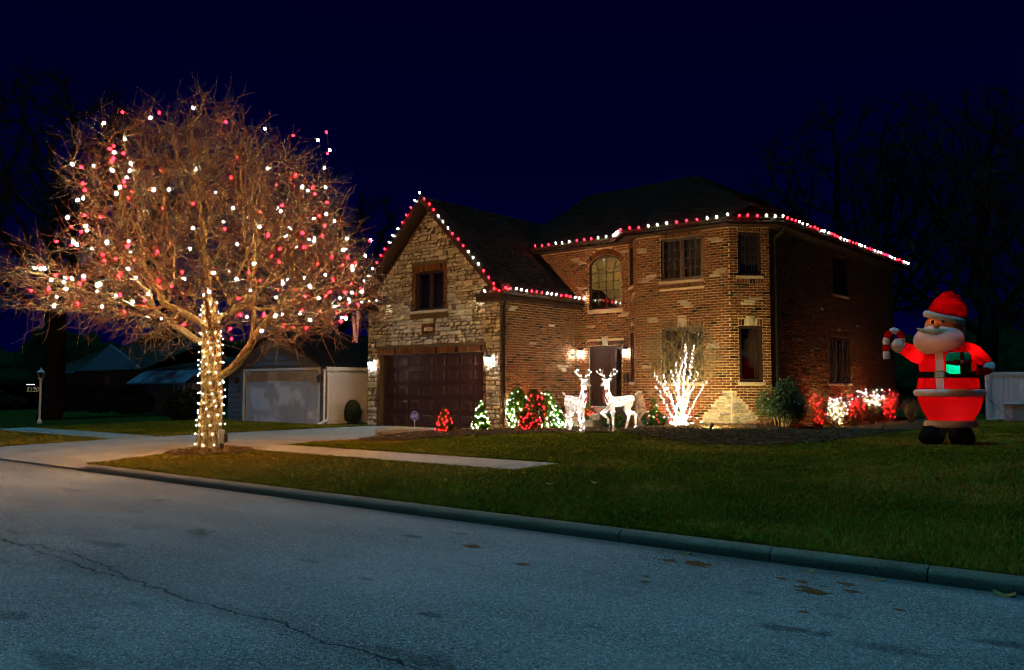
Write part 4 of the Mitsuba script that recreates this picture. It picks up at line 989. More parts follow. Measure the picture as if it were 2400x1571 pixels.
pos, par = grow(4, seeds, crown_points(2300), step=.18, reach=1.4, kill=.33, iters=140, pull=(0, 0, .05))
rad, kids = radii(pos, par, .0115, 2.25)
trunk_r = np.interp(pos[:18, 2] - TZ, [0, .12, .4, 1.6, 2.6, 3.5], [.33, .28, .255, .235, .205, .16]); 
rad[:18] = trunk_r; rad = np.minimum(rad, .16 + 0 * rad); rad[:18] = trunk_r
ST = thing('street_tree', 'bare tree wrapped in white lights and hung with red and white bulbs', 'tree')
# trunk with ridged bark
zz = np.linspace(-.05, 3.45, 90); ang = np.arange(56) * 2 * np.pi / 56
rr = np.interp(zz, [-.05, .0, .12, .4, 1.6, 2.6, 3.45], [.36, .33, .285, .255, .235, .205, .165])
A, Zg = np.meshgrid(ang, zz); cxs = -.02 + .03 * np.sin(Zg * 1.3)
ridge = meshkit.noise(np.stack([np.cos(A) * 5.5, np.sin(A) * 5.5, Zg * 1.6], -1)) - .5; fine = meshkit.noise(np.stack([np.cos(A) * 13, np.sin(A) * 13, Zg * 4.0], -1)) - .5
RR = rr[:, None] + .045 * ridge + .03 * fine + .05 * np.maximum(0, .3 - Zg) * np.cos(A * 5 + 1) 
P = TB + (cxs + RR * np.cos(A))[..., None] * R3 + (RR * np.sin(A) + .02 * np.sin(Zg))[..., None] * D3 + Zg[..., None] * U3
n = len(ang); i, j = np.meshgrid(np.arange(len(zz) - 1), np.arange(n), indexing='ij'); q = np.stack([i * n + j, i * n + (j + 1) % n, (i + 1) * n + (j + 1) % n, (i + 1) * n + j], -1).reshape(-1, 4)
put(ST + '__trunk', (P.reshape(-1, 3), np.vstack([q[:, [0, 1, 2]], q[:, [0, 2, 3]]])), 'bark', smooth=True)
thick, thin = MB(), MB()
runs = chains(pos, par, rad)
lr = np.random.default_rng(8)
for run in runs:
    if len(run) < 2: continue
    if run[0] == 0: run = run[16:]
    p, r = pos[run], rad[run].copy(); r[0] = min(r[0], r[1] * 1.2)
    if len(run) < 2: continue
    if r.max() > .045:
        mb = MB(); v, f = tube_vf(p, r, 12); nn = len(v); v = v + (meshkit.noise(v * 11) - .5)[:, None] * .02 * lr.normal(1, .1) * (np.linalg.norm(v - p.mean(0), axis=1) > 0)[:, None] * np.array([1, 1, .3])
        mb.add(v, f); mb.put(ST + '__limb', 'bark', smooth=True)
    else: (thick if r.max() > .02 else thin).tube(p, np.maximum(r, .006), 6 if r.max() > .02 else 4)
thick.put(ST + '__branches', 'twig_bark', smooth=True, kind='stuff')
th = np.nonzero((rad < .035) & (np.arange(len(pos)) > 17))[0]
q = np.random.default_rng(31)
o = np.repeat(pos[th], 2, axis=0); base = np.repeat(pos[th] - pos[par[th]], 2, axis=0); base /= np.linalg.norm(base, axis=1, keepdims=True) + 1e-9
outw = o - loc(0, 0, 3.6); outw /= np.linalg.norm(outw, axis=1, keepdims=True)
d = base * .5 + outw * .45 + q.normal(0, .62, o.shape)
L = q.uniform(.3, .95, len(o)) * (.75 + .5 * np.clip(np.linalg.norm(o - loc(0, 0, 4.2), axis=1) / 4, 0, 1))
v1, f1, P1 = twig_mesh(o, d, L, np.full(len(o), .0100), np.full(len(o), .0040), 5, 5, .42, .04)
o2 = P1[:, 3]; d2 = P1[:, 4] - P1[:, 3]; d2 /= np.linalg.norm(d2, axis=1, keepdims=True) + 1e-9
d2 = d2 + q.normal(0, .6, d2.shape); L2 = q.uniform(.15, .45, len(o2))
v2, f2, _ = twig_mesh(o2, d2, L2, np.full(len(o2), .0068), np.full(len(o2), .0035), 6, 3, .4, .05)
thin.add(v1, f1); thin.add(v2, f2); thin.put(ST + '__twigs', 'twig_bark', smooth=True, kind='stuff')
TWIGS = cKDTree(np.vstack([P1.reshape(-1, 3), pos[th]])); TWP = np.vstack([P1.reshape(-1, 3), pos[th]])

RED_SPOTS = [(-18.66,9,7.72),(-18.3,9.82,7.86),(-18.08,8.49,6.84),(-17.35,8.11,6.49),(-16.35,7.91,6.22),(-17.7,8.21,6.37),(-17.72,8.34,6.37),(-16.95,7.35,5.9),(-16.31,7.79,5.84),(-19.63,10.41,6.82),(-18.55,9.08,6.15),(-17.51,7.61,5.62),(-18.13,8,5.79),(-19.85,9.9,6.34),(-19.41,10.04,6.34),(-19.41,9.51,6.01),(-16.83,9.66,5.65),(-18.45,8.05,5.32),(-18.98,8.75,5.38),(-16.66,10.28,7.44),(-16.84,12.15,7.67),(-15.3,11.96,7.3),(-15.29,11.98,6.83),(-18.02,11.33,6.74),(-16.16,11.68,6.42),(-15.91,12.09,6.35),(-15,11.57,5.86),(-14.4,10.33,5.48),(-18.39,12.37,6.09),(-14.48,11.37,5.62),(-17.02,13.2,5.92),(-16.94,7.53,4.85),(-19.33,8.15,5.04),(-19.23,7.91,4.8),(-18.12,7.89,4.69),(-19.7,8.46,4.81),(-16.78,8.25,4.51),(-17.3,9.22,4.51),(-18.98,10.5,4.92),(-17.87,8.33,4.39),(-19.15,9.13,4.56),(-18.85,8.75,4.35),(-20.2,7.98,4.4),(-20.34,8.16,4.28),(-19.59,8.06,4.11),(-19.8,8.39,4.12),(-17.61,7.62,3.8),(-19.43,8.49,3.99),(-19.66,9.6,4.33),(-17.88,8.65,3.97),(-18.16,9.55,4.09),(-17.68,9.71,3.94),(-19.86,10.62,4.12),(-18.64,7.55,3.75),(-19.23,7.47,3.66),(-16.39,7.96,3.49),(-18.58,8.14,3.44),(-18.68,9.52,3.58),(-19.93,9.78,3.41),(-19.61,10.66,3.55),(-16.84,9.52,4.03),(-19.85,11.01,4),(-16.72,9.32,2.92),(-17.93,11.13,5.33),(-14.5,9.88,4.66),(-14.41,10.65,4.87),(-14.7,11.44,4.92),(-14.88,11.71,5.08),(-15.29,10.71,4.49),(-14.49,10.75,4.52),(-15.39,10.7,4.41),(-16.4,12.61,4.58),(-16.9,13.74,4.71),(-15.21,12.79,4.5),(-15.45,12.25,4.53),(-15.43,12.7,4.72),(-15.74,13.7,5.22),(-18.58,11.21,4.33),(-18.78,12.35,4.35),(-16.26,10.95,4.09),(-16.57,13.17,4.29),(-16.42,10.52,3.72),(-17.82,12.6,3.96),(-15.22,11.99,3.78),(-17.18,13.48,3.95),(-15.76,13.06,4.06),(-16.35,13.52,4),(-16.47,12.26,3.73),(-15.44,12.62,3.62),(-15.78,13.22,3.67),(-15.34,9.95,3.21),(-15.12,10.33,3.26),(-16.45,12.33,3.51),(-16.13,12.46,3.51),(-16.85,13.53,3.53),(-15.03,12.11,3.12),(-16.09,13.22,3.3),(-17.28,10.88,2.99),(-17.66,11.2,2.83),(-17.41,12.44,3.18)]
WHITE_SPOTS = [(-16.48,8.35,7.08),(-17.33,9.86,7.78),(-17.42,8.13,6.98),(-19.12,9.24,7.31),(-16.53,7.79,6.2),(-19.02,8.01,6.48),(-19.5,8.74,6.65),(-17.08,8.01,6.03),(-19.35,9.51,6.86),(-19.31,9.49,6.71),(-16.17,7.71,5.65),(-18.72,9.24,6.32),(-16.19,7.58,5.42),(-18.44,8.05,5.7),(-18.24,7.92,5.48),(-16.39,8.62,5.55),(-16.78,9.09,5.73),(-19.16,9.84,5.76),(-17.93,7.65,5.17),(-17.19,7.51,5.01),(-18,10.39,6.69),(-16.05,10.79,7.34),(-16.73,12.77,7.78),(-15.49,12.17,7.05),(-16.93,13.21,7.01),(-16.62,11.32,6.6),(-15.15,11.18,5.96),(-16.82,12.58,6.35),(-16.27,12.78,6.3),(-17.77,11.05,5.84),(-16.19,11.46,5.54),(-14.9,11.69,5.49),(-16.51,12.5,5.59),(-19.71,8.72,5.12),(-16.91,7.84,4.69),(-18.33,7.82,4.66),(-17.08,7.39,4.39),(-19.84,8.92,4.88),(-19.51,9.59,5.06),(-15.79,8.98,4.76),(-17.53,10.17,4.76),(-18.54,7.28,4.13),(-19.07,7.56,4.16),(-19.17,7.69,4.2),(-17.96,7.27,3.93),(-19.98,8.34,4.14),(-18.11,7.65,4.01),(-18.69,7.9,3.91),(-17.07,7.56,3.84),(-16.73,7.64,3.67),(-17.33,8.02,3.79),(-17.52,8.67,4),(-19.91,10.05,4.29),(-19.63,10.29,4.23),(-17.54,9.91,4.05),(-18.81,7.86,3.77),(-19.46,8.04,3.7),(-19.84,9.09,3.89),(-17.73,8.53,3.66),(-19.27,9.99,3.9),(-17.78,8.99,3.54),(-19.33,7.96,3.45),(-19.39,8.96,3.38),(-18.09,9.5,3.26),(-18.72,10.08,3.31),(-16.79,11.2,5.24),(-16.53,11.91,5.34),(-15.71,12.56,5.36),(-16.42,12.53,5.2),(-15.13,11.54,4.77),(-17.12,11.05,4.93),(-16.98,12.34,4.91),(-14.8,11.99,4.67),(-17.14,13.99,5.19),(-15.94,13.78,5.22),(-16.57,14.15,5),(-15.11,12.56,4.41),(-15.52,12.98,4.3),(-15.77,10.5,4.32),(-15.25,9.24,3.96),(-14.93,9.57,3.85),(-15.49,11.08,4.04),(-17.59,13.07,4.46),(-15.21,10.84,3.88),(-17.77,11.6,4.02),(-15.18,11.89,4.15),(-14.74,11.17,3.74),(-16.09,9.56,3.7),(-18.19,10.87,3.7),(-16.7,11.62,3.71),(-16.34,12.53,3.79),(-15.8,12.78,3.76),(-15.28,12.58,3.74),(-15.75,13.11,3.82),(-18.66,12.29,3.71),(-15.86,10.46,3.29),(-16.54,13.38,3.74),(-15.27,12.67,3.62),(-15.23,12.17,3.44),(-15.86,11.67,3.42),(-15.26,10.74,3.21),(-18.16,12.91,3.53),(-15.72,12.82,3.27),(-15.34,12.68,3.24),(-14.99,11.37,3.01),(-15.53,10.49,2.81)]
CS = thing('string_lights', 'red and white bulbs strung through the whole crown of the bare tree', 'string lights')
cord = MB(); cr = np.random.default_rng(3); used = []
for spots, red in ((RED_SPOTS, True), (WHITE_SPOTS, False)):
    for s in spots:
        d_, i_ = TWIGS.query(s); p = np.array(s) if d_ > .5 else TWP[i_] * .5 + np.array(s) * .5
        used.append(p); bulb(CS, p, cr.normal(0, .5, 3) + np.array([0, 0, -.9 if cr.random() < .6 else .6]), red, RED_GLOW if red else WARM_GLOW, 1.0, 1.6)
# more bulbs on the far side of the crown
for k in range(40):
    i_ = cr.integers(len(TWP)); p = TWP[i_]
    if (p - TB) @ D3 < .6: continue
    used.append(p); bulb(CS, p, cr.normal(0, .5, 3) + [0, 0, -.6], (red := cr.random() < .5), RED_GLOW if red else WARM_GLOW, 1.0, 1.6)
U_ = np.array(used); tree_ = cKDTree(U_); done = set()
for k in range(len(U_)):
    dd, ii = tree_.query(U_[k], k=4)
    for a, b in zip(dd[1:], ii[1:]):
        if a < .75 and (min(k, b), max(k, b)) not in done and len([1 for e in done if k in e]) < 2:
            done.add((min(k, b), max(k, b))); m = (U_[k] + U_[b]) / 2 - [0, 0, .06 * a]; cord.tube([U_[k], m, U_[b]], .004, 3)
cord.put(CS + '__cord', 'wire', kind='stuff')
# mini lights wound round the trunk
MS = thing('string_lights', 'white mini lights wound round the trunk of the tree', 'string lights')
oct_v, oct_f = np.array(trimesh.creation.icosphere(1, 1).vertices), np.array(trimesh.creation.icosphere(1, 1).faces)
def trunk_point(a, z):
    r_ = np.interp(z, [0, .12, .4, 1.6, 2.6, 3.45], [.335, .29, .26, .24, .21, .17]) + .035
    return TB + (-.02 + .03 * math.sin(z * 1.3) + r_ * math.cos(a)) * R3 + (r_ * math.sin(a)) * D3 + z * U3
cord = MB(); path = [trunk_point(2 * np.pi * t * 17, .04 + 3.35 * t + .05 * math.sin(t * 90)) for t in np.linspace(0, 1, 560)]; cord.tube(path, .004, 3); cord.put(MS + '__cord', 'wire')
for i in range(0, 560, 4):
    p = path[i] + cr.normal(0, .012, 3)
    mb = MB(); mb.add(oct_v * [.013, .013, .018] + p + (p - (TB + U3 * (p[2] - TZ))) * .06, oct_f); mb.put(MS + '__bulb', 'bulb_white', smooth=True, emit=(90, 72, 32), weight=.5)
# outlet box on a stake at the foot of the tree
ob = thing('outlet_box', 'small grey outlet box on a stake at the foot of the lit tree', 'outlet box')
q0 = loc(.31, -.22, .0)
mb = MB(); mb.mesh(tri(rounded((-.035, -.03, .17), (.10, .05, .50), .012, 6))); v, f = mb.get(); put(ob + '__body', (v @ np.array([R3, D3, U3]) + q0, f), 'grey_paint', smooth=30)
mb = MB(); mb.mesh(tri(rounded((.105, -.02, .22), (.17, .04, .42), .01, 6))); v, f = mb.get(); put(ob + '__cover', (v @ np.array([R3, D3, U3]) + q0, f), 'black_metal', smooth=30)
mb = MB(); mb.tube(np.array([[.03, .01, 0], [.03, .01, .2]]) @ np.array([R3, D3, U3]) + q0, [.03, .05], 8); mb.put(ob + '__stake', 'black_metal')

# ---------------------------------------------------------------- shrubs and their lights
MINI = (oct_v, oct_f)
def minis(parent, pts, glow, size=.017, weight=None, key='bulbs'):
    mb = MB()
    for p in pts: mb.add(MINI[0] * size + np.asarray(p), MINI[1])
    return mb.put(parent + '__' + key, 'bulb_red' if glow[0] > 3 * glow[1] else 'bulb_white', smooth=True, emit=glow, weight=weight or .35 * len(pts), kind='stuff')
MINI_WHITE, MINI_RED = (130, 112, 52), (110, .16, .36)
def sprays(n, surf, seed, size, cols, lie=.6):
    """Small leaf blades on and inside a crown: surf(u, v, r) -> (points, normals)."""
    r = np.random.default_rng(seed)
    P, N = surf(r, n); a = r.normal(0, 1, (n, 3)); a -= N * (a * N).sum(1, keepdims=True) * lie; a /= np.linalg.norm(a, axis=1, keepdims=True)
    a = a * .55 + np.array([0, 0, .55]) + N * .35; a /= np.linalg.norm(a, axis=1, keepdims=True)
    b = np.cross(a, N + r.normal(0, .5, (n, 3))); b /= np.linalg.norm(b, axis=1, keepdims=True) + 1e-9
    s = size * r.uniform(.6, 1.4, (n, 1)); w = s * .32
    v = np.stack([P - b * w * .5, P + b * w * .5, P + a * s * .6 + b * w, P + a * s, P + a * s * .6 - b * w], 1).reshape(-1, 3)
    f = (np.arange(n)[:, None, None] * 5 + np.array([[0, 1, 2], [0, 2, 4], [4, 2, 3]])).reshape(-1, 3)
    c = np.repeat(cols * r.uniform(.55, 1.35, (n, 1)), 5, axis=0)
    return v, f, c
def solid(kind, c, rx, h, lump=.16, seed=0):
    """Surface sampler of a shrub: 'cone', 'egg' or 'ball' of half-width rx and height h standing on c."""
    c = np.asarray(c, float)
    def prof(t):
        if kind == 'cone': return np.clip(1.02 - t, 0, 1) ** .72 * np.clip(.55 + 3.2 * t, 0, 1)
        if kind == 'egg': return np.sqrt(np.clip(1 - (np.abs(t - .42) / np.where(t > .42, .58, .55)) ** 2.2, 0, 1)) * np.clip(.62 + 2 * t, 0, 1)
        return np.sqrt(np.clip(1 - ((t - .5) / .52) ** 2, 0, 1))
    def f(r, n, inner=.35):
        t = r.uniform(0, 1, n); a = r.uniform(0, 2 * np.pi, n)
        keep = prof(t) / 1.0
        t = np.where(r.random(n) < keep, t, r.uniform(.05, .6, n))
        q = prof(t) * rx * (1 - inner * r.random(n) ** 2)
        q = q * (1 - lump / 2 + lump * meshkit.noise(np.stack([np.cos(a) * 2.2 + seed, np.sin(a) * 2.2, t * h * 4], -1)))
        P = c + np.stack([q * np.cos(a), q * np.sin(a), t * h], 1)
        N = np.stack([np.cos(a), np.sin(a), (t - .45) * 1.2], 1); N /= np.linalg.norm(N, axis=1, keepdims=True)
        return P, N
    return f
def lit_shrub(kind, x, y, rx, h, label, cat, nl, glow, seed, light_label, tone=(.045, .10, .016), leaf=.05, n=2600, group=None, size=.017):
    z = float(lawn_z(x, y)) + .01; c = (x, y, z)
    k = thing('evergreen_shrub', label, cat, group)
    s = solid(kind, c, rx, h, seed=seed)
    v, f, col = sprays(n, s, seed, leaf, np.array(tone)); put(k + '__foliage', (v, f), 'vertex_paint', color=col, kind='stuff')
    core = MB(); t = np.linspace(0, .9, 8); core.tube(np.array([[x, y, z - .05], [x, y, z + h * .6]]), [.03, .012], 6); core.put(k + '__stem', 'shrub_bark')
    if nl:
        m = thing('string_lights', light_label, 'string lights', 'string lights on the shrubs')
        r = np.random.default_rng(seed + 5); P, N = s(r, nl * 3, 0.0); P = P + N * .025; P = P[P[:, 2] > z + .02][:nl]
        minis(m, P, glow, size)
        o = np.argsort(P[:, 2] + .12 * np.arctan2(P[:, 1] - y, P[:, 0] - x)); cd = MB()
        for i, j in zip(o[:-1], o[1:]):
            if np.linalg.norm(P[i] - P[j]) < .5: cd.tube([P[i], P[j]], .003, 3, cap=False)
        if cd.n: cd.put(m + '__cord', 'wire', kind='stuff')
    return k
LS = lit_shrub
LS('cone', -17.86, 18.36, .27, .70, 'small cone shaped evergreen glowing red in front of the garage door', 'shrub', 46, MINI_RED, 1, 'red mini lights on the small cone in front of the garage door')
LS('cone', -17.47, 19.51, .28, .86, 'small cone shaped evergreen with white lights by the right edge of the garage door', 'shrub', 56, MINI_WHITE, 2, 'white mini lights on the cone by the right edge of the garage door')
LS('egg', -17.28, 20.98, .31, 1.27, 'tall rounded evergreen with white lights by the downspout', 'shrub', 95, MINI_WHITE, 3, 'white mini lights on the tall evergreen by the downspout', n=4200)
LS('cone', -16.86, 20.90, .23, .82, 'narrow red lit cone in front of the two tallest shrubs', 'shrub', 50, MINI_RED, 4, 'red mini lights on the narrow cone before the tall shrubs', tone=(.03, .045, .014))
LS('egg', -17.05, 21.55, .29, 1.24, 'tall rounded evergreen with red lights between two white lit ones', 'shrub', 62, MINI_RED, 5, 'red mini lights on the tall evergreen of the side wall row', n=4200, tone=(.04, .05, .016))
LS('egg', -17.0, 22.12, .27, 1.20, 'tall evergreen with white lights at the right of the tall row', 'shrub', 72, MINI_WHITE, 6, 'white mini lights on the right tall evergreen of the row', n=4000)
LS('cone', -16.55, 22.05, .31, .76, 'low broad evergreen with white lights behind the left deer', 'shrub', 58, MINI_WHITE, 7, 'white mini lights on the low evergreen behind the left deer')
LS('cone', -16.28, 23.35, .36, .86, 'small loose evergreen with red lights between the two deer', 'shrub', 44, MINI_RED, 8, 'red mini lights on the shrub between the two deer', n=1600)
LS('ball', -15.15, 23.15, .33, .48, 'low dark boxwood behind the legs of the right deer', 'shrub', 0, None, 9, '', leaf=.03, tone=(.022, .05, .012))
LS('cone', -13.92, 23.55, .22, .95, 'small cone with red and white lights behind the boxwood by the bay', 'shrub', 26, MINI_WHITE, 10, 'white mini lights on the cone behind the boxwood', n=1600)
mr = thing('string_lights', 'red mini lights on the cone behind the boxwood', 'string lights', 'string lights on the shrubs')
P, N = solid('cone', (-13.92, 23.55, float(lawn_z(-13.92, 23.55))), .22, .95, seed=10)(np.random.default_rng(4), 20, 0); minis(mr, P + N * .03, MINI_RED, .02)
LS('ball', -13.62, 23.05, .37, .52, 'round dark boxwood between the right deer and the lit bare shrub', 'shrub', 0, None, 11, '', leaf=.03, n=3600, tone=(.022, .05, .012))
LS('cone', -13.05, 23.5, .24, .9, 'small cone half hidden behind the lit bare shrub', 'shrub', 24, MINI_WHITE, 12, 'white mini lights on the cone behind the bare shrub', n=1500)
mr = thing('string_lights', 'red mini lights on the cone behind the bare shrub', 'string lights', 'string lights on the shrubs')
P, N = solid('cone', (-13.05, 23.5, float(lawn_z(-13.05, 23.5))), .24, .9, seed=12)(np.random.default_rng(4), 16, 0); minis(mr, P + N * .03, MINI_RED, .02)

# many-stemmed bare shrub with wrapped stems
SX, SY = -11.95, 21.75; SZ = float(lawn_z(SX, SY))
sb = thing('bare_shrub', 'bare many stemmed shrub with its stems wrapped in white lights before the bay', 'shrub')
sr = np.random.default_rng(41)
S3 = lambda a, b, c: np.array([SX, SY, SZ]) + np.array([.768, .64, 0]) * a + np.array([-.64, .768, 0]) * b + np.array([0, 0, c])
stem_nodes, ends, lights = [], [], []
tops = [(-.78, .05, 1.50), (-.75, -.2, 1.15), (-.55, -.1, 1.45), (-.28, .2, 1.62), (-.16, -.15, 1.80), (.02, .1, 1.95), (.12, -.1, 2.35), (.40, .05, 2.30), (.44, -.15, 1.55), (.72, .0, 1.30), (.2, .4, 2.0), (-.4, .45, 1.7), (.5, .4, 1.7)]
st = MB()
for n_, (a, b, c) in enumerate(tops):
    o = S3(sr.uniform(-.16, .16), sr.uniform(-.12, .12), -.05); e = S3(a, b, c); m = o * .55 + e * .45 + np.array([0, 0, -.06]) - (e - o) * np.array([1, 1, 0]) * .12
    t = np.linspace(0, 1, 16)[:, None]; p = (1 - t) ** 2 * o + 2 * t * (1 - t) * m + t ** 2 * e; p[1:-1] += sr.normal(0, .008, (14, 3))
    mb = MB(); mb.tube(p, np.linspace(.019, .009, 16), 7); mb.put(sb + '__stem', 'shrub_bark', smooth=True)
    stem_nodes.append(p); ends.append((p[-1], p[-1] - p[-3]))
    if n_ < 11:
        L = np.linalg.norm(e - o); k = int(L * 19)
        for i in range(k):
            u = (i + sr.random()) / k; q = p[0] + 0; q = np.array([np.interp(u, np.linspace(0, 1, 16), p[:, j]) for j in range(3)]); an = sr.uniform(0, 2 * np.pi)
            lights.append(q + .030 * np.array([math.cos(an), math.sin(an), sr.uniform(-.4, .4)]))
for i in range(46): lights.append(S3(sr.normal(.02, .22), sr.normal(0, .15), sr.uniform(.02, .35)))
att = []
while len(att) < 620:
    p = sr.uniform([-1.15, -.9, .9], [1.15, .9, 3.0])
    if (p[0] / 1.12) ** 2 + (p[1] / .9) ** 2 + ((p[2] - 1.95) / 1.05) ** 2 < 1 and p[2] > .95 + .3 * (1 - abs(p[0])): att.append(S3(*p))
seeds2 = []
for p in stem_nodes:
    k = -1
    for q in p[6:]: seeds2.append((q, k)); k = len(seeds2) - 1
ps, pp = grow(9, seeds2, att, step=.085, reach=.6, kill=.14, iters=70, pull=(0, 0, .25))
rs, _ = radii(ps, pp, .0035, 2.3); ns = len(seeds2)
tw = MB()
for run in chains(ps, pp, rs):
    run = [k for k in run if k >= ns or (len(run) > 1)]
    if len(run) < 2 or run[-1] < ns: continue
    tw.tube(ps[run], np.minimum(np.maximum(rs[run], .003), .009), 4)
th2 = np.arange(ns, len(ps)); o = np.repeat(ps[th2], 5, axis=0); d = np.repeat(ps[th2] - ps[pp[th2]], 5, axis=0); d /= np.linalg.norm(d, axis=1, keepdims=True) + 1e-9
d = d + sr.normal(0, .6, d.shape) + [0, 0, .35]
v, f, _ = twig_mesh(o, d, sr.uniform(.08, .32, len(o)), np.full(len(o), .0038), np.full(len(o), .002), 8, 3, .35, .06); tw.add(v, f)
tw.put(sb + '__twigs', 'shrub_bark', smooth=True, kind='stuff')
ml = thing('string_lights', 'white mini lights wrapped thickly round the stems of the bare shrub', 'string lights', 'string lights on the shrubs')
minis(ml, lights, (90, 80, 42), .0125, 110)
cd = MB(); LQ = np.array(lights); o = np.argsort(LQ[:, 2]); tq = cKDTree(LQ)
for i in range(len(LQ)):
    for j in tq.query(LQ[i], k=3)[1][1:]:
        if j > i: cd.tube([LQ[i], LQ[j]], .003, 3, cap=False)
cd.put(ml + '__cord', 'wire', kind='stuff')

# dark broad-leaved bush at the corner of the house
bx, by = -9.62, 23.05; bz = float(lawn_z(bx, by))
bb = thing('broadleaf_bush', 'big dark broad leaved bush at the corner of the house', 'shrub')
r = np.random.default_rng(66); n = 5200
cl = [(r.uniform(-.55, .55), r.uniform(-.5, .5), r.uniform(.45, 1.25)) for _ in range(26)]
ci = r.integers(0, len(cl), n); C_ = np.array(cl)[ci]; q = r.normal(0, 1, (n, 3)); q /= np.linalg.norm(q, axis=1, keepdims=True)
P = C_ + q * r.uniform(.10, .27, (n, 1)); P = P[(np.abs(P[:, 0]) < .80) & (P[:, 2] > .12)]; n = len(P); q = q[:n]
W = np.array([bx, by, bz]) + P[:, :1] * np.array([.768, .64, 0]) + P[:, 1:2] * np.array([-.64, .768, 0]) + P[:, 2:] * np.array([0, 0, 1.0])
d = q * .8 + r.normal(0, .5, (n, 3)) + [0, 0, -.25]; d /= np.linalg.norm(d, axis=1, keepdims=True); b = np.cross(d, r.normal(0, 1, (n, 3)) * .5 + [0, 0, 1]); b /= np.linalg.norm(b, axis=1, keepdims=True); nn = np.cross(d, b)
L = r.uniform(.06, .12, (n, 1)); w = L * .2
v = np.stack([W, W + d * L * .5 + b * w + nn * .008, W + d * L, W + d * L * .5 - b * w + nn * .008, W + d * L * .5], 1).reshape(-1, 3)
f = (np.arange(n)[:, None, None] * 5 + np.array([[0, 1, 4], [1, 2, 4], [2, 3, 4], [3, 0, 4]])).reshape(-1, 3)
put(bb + '__leaves', (v, f), 'leafy', color=np.repeat(np.array([.022, .045, .012]) * r.uniform(.5, 1.4, (n, 1)), 5, axis=0), kind='stuff')
for i in range(9):
    a = r.uniform(-.35, .35, 2); mb = MB(); e = cl[i * 2]
    X = lambda p: np.array([bx, by, bz]) + p[0] * np.array([.768, .64, 0]) + p[1] * np.array([-.64, .768, 0]) + np.array([0, 0, p[2]])
    mb.tube([X((a[0] * .6, a[1] * .5, -.05)), X((a[0], a[1], .4)), X(e)], [.02, .016, .008], 6); mb.put(bb + '__stem', 'shrub_bark', smooth=True)

# vase-shaped bare bushes along the side wall
def twig_bush(x, y, h, w, label, seed, lights=None, light_label=None, nl=60, span=(.15, .95), tone='shrub_bark', group=None):
    z = float(lawn_z(x, y)); k = thing('bare_bush', label, 'shrub', group); r = np.random.default_rng(seed); n = 85
    o = np.array([x, y, z]) + np.column_stack([r.normal(0, .05, n), r.normal(0, .05, n), np.zeros(n)])
    a = r.uniform(0, 2 * np.pi, n); sp = r.uniform(.0, 1, n) ** .7 * w / h; d = np.column_stack([np.cos(a) * sp, np.sin(a) * sp, np.ones(n)])
    v, f, P = twig_mesh(o, d, h * r.uniform(.7, 1.08, n), np.full(n, .0085), np.full(n, .003), seed, 6, .10, .02, 4)
    o2 = np.concatenate([P[:, j] for j in (2, 3, 4)]); d2 = np.concatenate([P[:, j + 1] - P[:, j] for j in (2, 3, 4)]); d2 /= np.linalg.norm(d2, axis=1, keepdims=True); d2 = d2 + r.normal(0, .28, d2.shape)
    v2, f2, _ = twig_mesh(o2, d2, h * r.uniform(.18, .4, len(o2)), np.full(len(o2), .005), np.full(len(o2), .002), seed + 1, 3, .15, .05)
    mb = MB(); mb.add(v, f); mb.add(v2, f2); mb.put(k + '__twigs', tone, smooth=True, kind='stuff')
    if lights:
        m = thing('string_lights', light_label, 'string lights', 'string lights on the shrubs')
        Q = P.reshape(-1, 3); t = (Q[:, 2] - z) / h; Q = Q[(t > span[0]) & (t < span[1])]; Q = Q[r.permutation(len(Q))[:nl]] + r.normal(0, .03, (min(nl, len(Q)), 3))
        minis(m, Q, lights, .0145)
    return k
TB_ = twig_bush
TB_(-10.05, 26.95, 1.15, .55, 'bare bush with red lights nearest the dark corner bush', 101, MINI_RED, 'red mini lights on the bare bush nearest the corner', 34)
TB_(-9.98, 28.3, 1.00, .55, 'bare bush covered in white lights under the lower side window', 102, MINI_WHITE, 'dense white mini lights under the lower side window', 100)
TB_(-9.95, 29.9, 1.08, .6, 'bare bush with red lights between the two white lit bushes', 103, MINI_RED, 'red mini lights between the two white lit bushes', 46, (.3, 1))
TB_(-9.85, 31.4, 1.25, .75, 'bare bush with white lights in its top, right of the side window', 104, MINI_WHITE, 'white mini lights in the top of the right side bush', 66, (.5, 1))
TB_(-9.80, 33.2, 1.2, .55, 'bare bush with red lights at the back end of the side wall', 105, MINI_RED, 'red mini lights at the back end of the side wall', 60)
TB_(-8.9, 32.6, .85, .5, 'bare unlit bush left of the inflatable figure', 106)
TB_(-8.0, 34.2, 1.0, .6, 'larger dark bare bush behind the inflatable figure', 107, tone='dark_bark')

